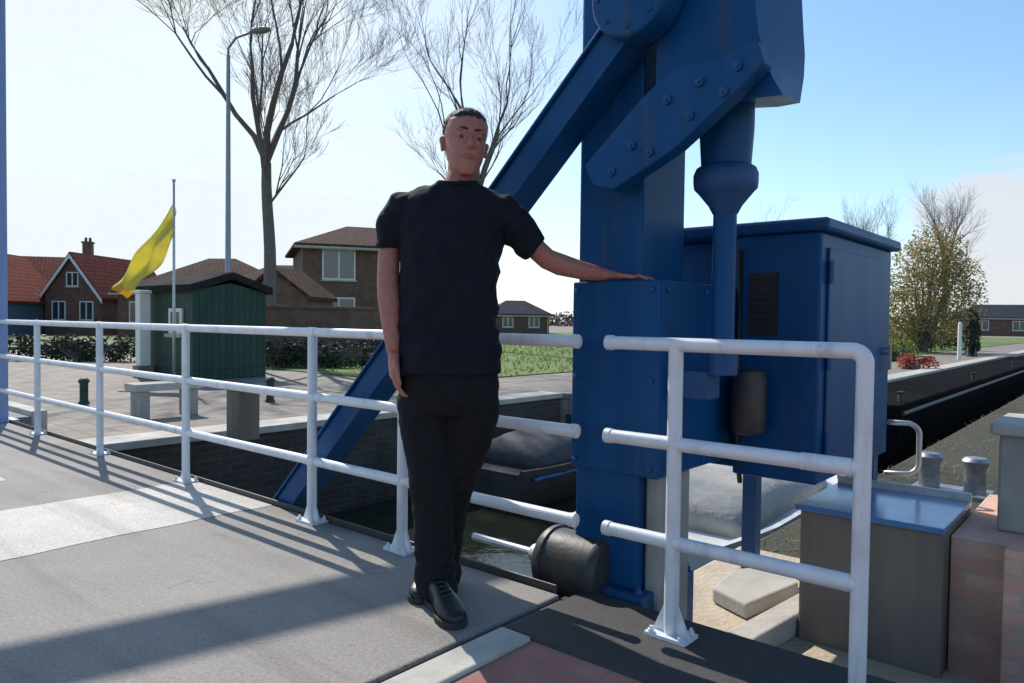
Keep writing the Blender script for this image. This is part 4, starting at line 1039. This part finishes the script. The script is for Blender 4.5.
def shirt_def(co, n_):
    f = 0
    f += .009 * noise.noise(Vector((co.x * 7, co.y * 7, co.z * 16 + 2 * math.sin(co.x * 9))))
    f += .0065 * noise.noise(Vector((co.x * 14 + 3, co.y * 14, co.z * 7 + co.x * 12)))
    f += .003 * noise.noise(co * 34)
    # pull folds from the armpit of the stretched arm and creases above the hem
    d = (co.x - (pp(480, 250).x)) + (co.z - 1.33)
    f += .007 * math.sin((co.z * 1.0 - co.x * 1.3) * 75 + 4 * noise.noise(co * 6)) * math.exp(-((co - pp(488, 245)).length / .13) ** 2)
    f += .007 * math.sin(co.z * 70 + 5 * noise.noise(co * 7)) * math.exp(-((co.z - .97) / .07) ** 2)
    q = Vector((co.x * 9 + co.z * 5, co.y * 8, co.z * 8 - co.x * 7))
    f += .010 * (.6 - 2.2 * abs(noise.noise(q))) * (.35 + .65 * min(1, max(0, (1.36 - co.z) / .25)))
    f = max(f, -.008)
    return co + n_ * f
sho = remesh(sh, 't_shirt', M['shirt'], man, .0055, 6, .5, shirt_def)
# collar rib
m = MB(); cpts = []
for i in range(25):
    an = 2 * math.pi * i / 24; c = pp(458, 184, .022)
    cpts.append(c + Vector((math.cos(an) * .0705, math.sin(an) * .068, .004 + .012 * math.sin(an))))
m.tube(cpts, .0085, 8, cap=False); m.build('collar', M['shirt'], sho, smooth=True, uv=False)
# trousers
tr = MB()
tr.rings([(pp(449, 362), 47 * S, .118), (pp(449, 380), 49.5 * S, .127), (pp(449, 396), 51 * S, .128), (pp(449, 412), 50 * S, .115)], 32, 2.5)
def leg(lst): tr.rings([(pp(x, y, dy), w * S, d) for y, x, w, d, dy in lst], 24, 2.2)
leg([(396, 425, 26, .105, 0), (420, 425, 26.5, .10, -.005), (445, 428, 25, .093, -.015), (475, 431, 22, .082, -.025), (490, 432, 21, .078, -.03), (520, 433, 20, .074, -.025), (550, 434.5, 20, .074, -.02), (575, 436, 21, .078, -.02), (592, 437, 22, .082, -.025)])
leg([(396, 474, 26, .105, 0), (420, 472, 26, .10, .0), (445, 466, 25, .093, .02), (475, 457, 22.5, .082, .045), (490, 453, 21, .078, .06), (520, 447, 19.5, .074, .085), (550, 443, 19, .072, .11), (570, 442, 19.5, .075, .12), (583, 441, 20, .078, .12)])
zk = pp(431, 482).z; za = pp(436, 575).z
def tr_def(co, n_):
    f = .005 * noise.noise(Vector((co.x * 9, co.y * 9, co.z * 14))) + .003 * noise.noise(co * 30)
    f += .0055 * math.sin(co.z * 80 + 6 * noise.noise(co * 9)) * (math.exp(-((co.z - za - .03) / .075) ** 2) + .6 * math.exp(-((co.z - zk) / .07) ** 2))
    f += .004 * math.sin((co.z + co.x * .7) * 60 + 3 * noise.noise(co * 8)) * math.exp(-((co.z - .74) / .05) ** 2)
    return co + n_ * f
remesh(tr, 'trousers', M['trouser'], man, .006, 5, .5, tr_def)
# shoes
def shoe(heel, toe, w=.048):
    heel, toe = Vector(heel), Vector(toe); ax = (toe - heel); Ls = ax.length; ax.normalize(); sd = Vector((0, 0, 1)).cross(ax)
    m = MB(); m.rings([(heel + ax * Ls * t + Vector((0, 0, h / 2 + .018)), wd * w, h / 2) for t, wd, h in ((0, .45, .05), (.03, .68, .075), (.12, .8, .085), (.28, .8, .088), (.42, .82, .078), (.56, .95, .066), (.7, 1.04, .056), (.82, 1.0, .046), (.92, .82, .038), (.98, .5, .028), (1, .25, .018))], 22, 2.5, sd, (0, 0, 1))
    up_ = remesh(m, 'shoe', M['shoe'], man, .004, 6)
    s = MB(); o = []
    for t, wd in ((0, .45), (.03, .72), (.12, .84), (.28, .82), (.42, .8), (.56, .95), (.7, 1.08), (.82, 1.04), (.92, .86), (.98, .55), (1.005, .25)): o.append((t, wd * w * 1.06))
    pts = [heel + ax * Ls * t + sd * x for t, x in o] + [heel + ax * Ls * t - sd * x for t, x in reversed(o)]
    s.prism([q + Vector((0, 0, .0)) for q in pts], (0, 0, .024)); s.build('sole', M['sole'], up_, bevel=.004)
    l = MB()
    for k in range(4):
        q = heel + ax * Ls * (.40 + .075 * k) + Vector((0, 0, .103 - .009 * k)); l.tube([q - sd * .022, q + Vector((0, 0, .004)), q + sd * .022], .0028, 6)
    l.build('lace', M['sole'], up_, smooth=True, uv=False)
g0_ = gnd(458, 630)
shoe(Vector((pp(436, 590).x - .015, g0_.y + .27, 0)), Vector((g0_.x, g0_.y, 0)))
h2 = pp(441, 580, .12)
shoe(Vector((h2.x + .012, h2.y + .07, 0)), Vector((h2.x - .075, h2.y - .19, 0)))

# ------------------------------------------------------------------ world, sun, view
w = bpy.data.worlds.new('World'); sc.world = w; w.use_nodes = True
nt = w.node_tree; bg = nt.nodes['Background']
sky = N(nt, 'ShaderNodeTexSky', sky_type='NISHITA', sun_disc=False)
sky.sun_elevation = SUN_EL
# Nishita: rotation 0 puts the sun on +Y, positive turns clockwise seen from above
sky.sun_rotation = -SUN_AZ
sky.air_density = 1.0; sky.dust_density = .6; sky.ozone_density = 1.4
tc = N(nt, 'ShaderNodeTexCoord')
sd = Vector((-math.sin(SUN_AZ) * math.cos(SUN_EL), math.cos(SUN_AZ) * math.cos(SUN_EL), math.sin(SUN_EL)))
# thin cirrus: noise on the sky direction, denser round the sun and low over the horizon
mpn = N(nt, 'ShaderNodeMapping'); mpn.inputs['Scale'].default_value = (1, 1, 2.6); L(nt, tc.outputs['Generated'], mpn.inputs['Vector'])
n1 = N(nt, 'ShaderNodeTexNoise', i_Scale=2.6, i_Detail=8.0, i_Roughness=.6, i_Distortion=.4); L(nt, mpn.outputs['Vector'], n1.inputs['Vector'])
dt = N(nt, 'ShaderNodeVectorMath', operation='DOT_PRODUCT'); L(nt, tc.outputs['Generated'], dt.inputs[0])
veil = Vector((-.50, .80, .30)).normalized(); dt.inputs[1].default_value = veil
r1 = N(nt, 'ShaderNodeMapRange', interpolation_type='SMOOTHSTEP'); L(nt, dt.outputs['Value'], r1.inputs['Value'])
r1.inputs['From Min'].default_value = .72; r1.inputs['From Max'].default_value = 1.0; r1.inputs['To Min'].default_value = 0.0; r1.inputs['To Max'].default_value = .88
sx = N(nt, 'ShaderNodeSeparateXYZ'); L(nt, tc.outputs['Generated'], sx.inputs[0])
r2 = N(nt, 'ShaderNodeMapRange', interpolation_type='SMOOTHSTEP'); L(nt, sx.outputs['Z'], r2.inputs['Value'])
r2.inputs['From Min'].default_value = .30; r2.inputs['From Max'].default_value = -.02; r2.inputs['To Min'].default_value = 0.0; r2.inputs['To Max'].default_value = .40
r3 = N(nt, 'ShaderNodeMapRange', interpolation_type='SMOOTHSTEP'); L(nt, n1.outputs['Fac'], r3.inputs['Value'])
r3.inputs['From Min'].default_value = .44; r3.inputs['From Max'].default_value = .72; r3.inputs['To Min'].default_value = -.10; r3.inputs['To Max'].default_value = .45
a1 = N(nt, 'ShaderNodeMath', operation='ADD'); L(nt, r1.outputs['Result'], a1.inputs[0]); L(nt, r2.outputs['Result'], a1.inputs[1])
r4 = N(nt, 'ShaderNodeMath', operation='MULTIPLY_ADD'); L(nt, a1.outputs[0], r4.inputs[1]); L(nt, r3.outputs['Result'], r4.inputs[0]); r4.inputs[2].default_value = 0
a2 = N(nt, 'ShaderNodeMath', operation='ADD', use_clamp=True); L(nt, a1.outputs[0], a2.inputs[0]); L(nt, r4.outputs[0], a2.inputs[1])
mx = N(nt, 'ShaderNodeMix', data_type='RGBA'); L(nt, a2.outputs[0], mx.inputs['Factor']); tn = N(nt, 'ShaderNodeMix', data_type='RGBA', blend_type='MULTIPLY'); tn.inputs['Factor'].default_value = 1; tn.inputs['B'].default_value = (1.10, 1.30, 1.36, 1); L(nt, sky.outputs['Color'], tn.inputs['A']); L(nt, tn.outputs['Result'], mx.inputs['A'])
mx.inputs['B'].default_value = (6.3, 6.85, 7.15, 1)
# low cumulus bank over the right horizon
n5 = N(nt, 'ShaderNodeTexNoise', i_Scale=7.0, i_Detail=9.0, i_Roughness=.58, i_Distortion=.2); L(nt, mpn.outputs['Vector'], n5.inputs['Vector'])
d5 = N(nt, 'ShaderNodeVectorMath', operation='DOT_PRODUCT'); L(nt, tc.outputs['Generated'], d5.inputs[0]); d5.inputs[1].default_value = (pix(1035, 275, 10) - CAM).normalized()
r5 = N(nt, 'ShaderNodeMapRange', interpolation_type='SMOOTHSTEP'); L(nt, d5.outputs['Value'], r5.inputs['Value'])
r5.inputs['From Min'].default_value = .982; r5.inputs['From Max'].default_value = 1.0; r5.inputs['To Min'].default_value = 0; r5.inputs['To Max'].default_value = .62
a5 = N(nt, 'ShaderNodeMath', operation='ADD'); L(nt, r5.outputs['Result'], a5.inputs[0]); L(nt, n5.outputs['Fac'], a5.inputs[1])
r6 = N(nt, 'ShaderNodeMapRange', interpolation_type='SMOOTHSTEP'); L(nt, a5.outputs[0], r6.inputs['Value'])
r6.inputs['From Min'].default_value = .78; r6.inputs['From Max'].default_value = 1.02; r6.inputs['To Max'].default_value = .85
m6 = N(nt, 'ShaderNodeMix', data_type='RGBA'); L(nt, r6.outputs['Result'], m6.inputs['Factor']); L(nt, mx.outputs['Result'], m6.inputs['A']); m6.inputs['B'].default_value = (5.6, 5.7, 6.0, 1)
L(nt, m6.outputs['Result'], bg.inputs['Color'])
bg.inputs['Strength'].default_value = .14
sl = bpy.data.lights.new('sun', 'SUN'); sl.energy = 5.0; sl.angle = R(.53); sl.color = (1, .94, .86)
so = bpy.data.objects.new('sun', sl); COL.objects.link(so)
so.rotation_euler = (-sd).to_track_quat('-Z', 'Y').to_euler()
sc.view_settings.view_transform = 'Standard'; sc.view_settings.look = 'None'
sc.view_settings.exposure = 0.0; sc.view_settings.gamma = 1.0
try: sc.view_settings.use_curve_mapping = False
except Exception: pass
sc.cycles.use_denoising = True
sc.cycles.max_bounces = 6
print('MAST ratio px', 512 + 740 * rat, mastp, 'shade_boom', bm0, bm1)
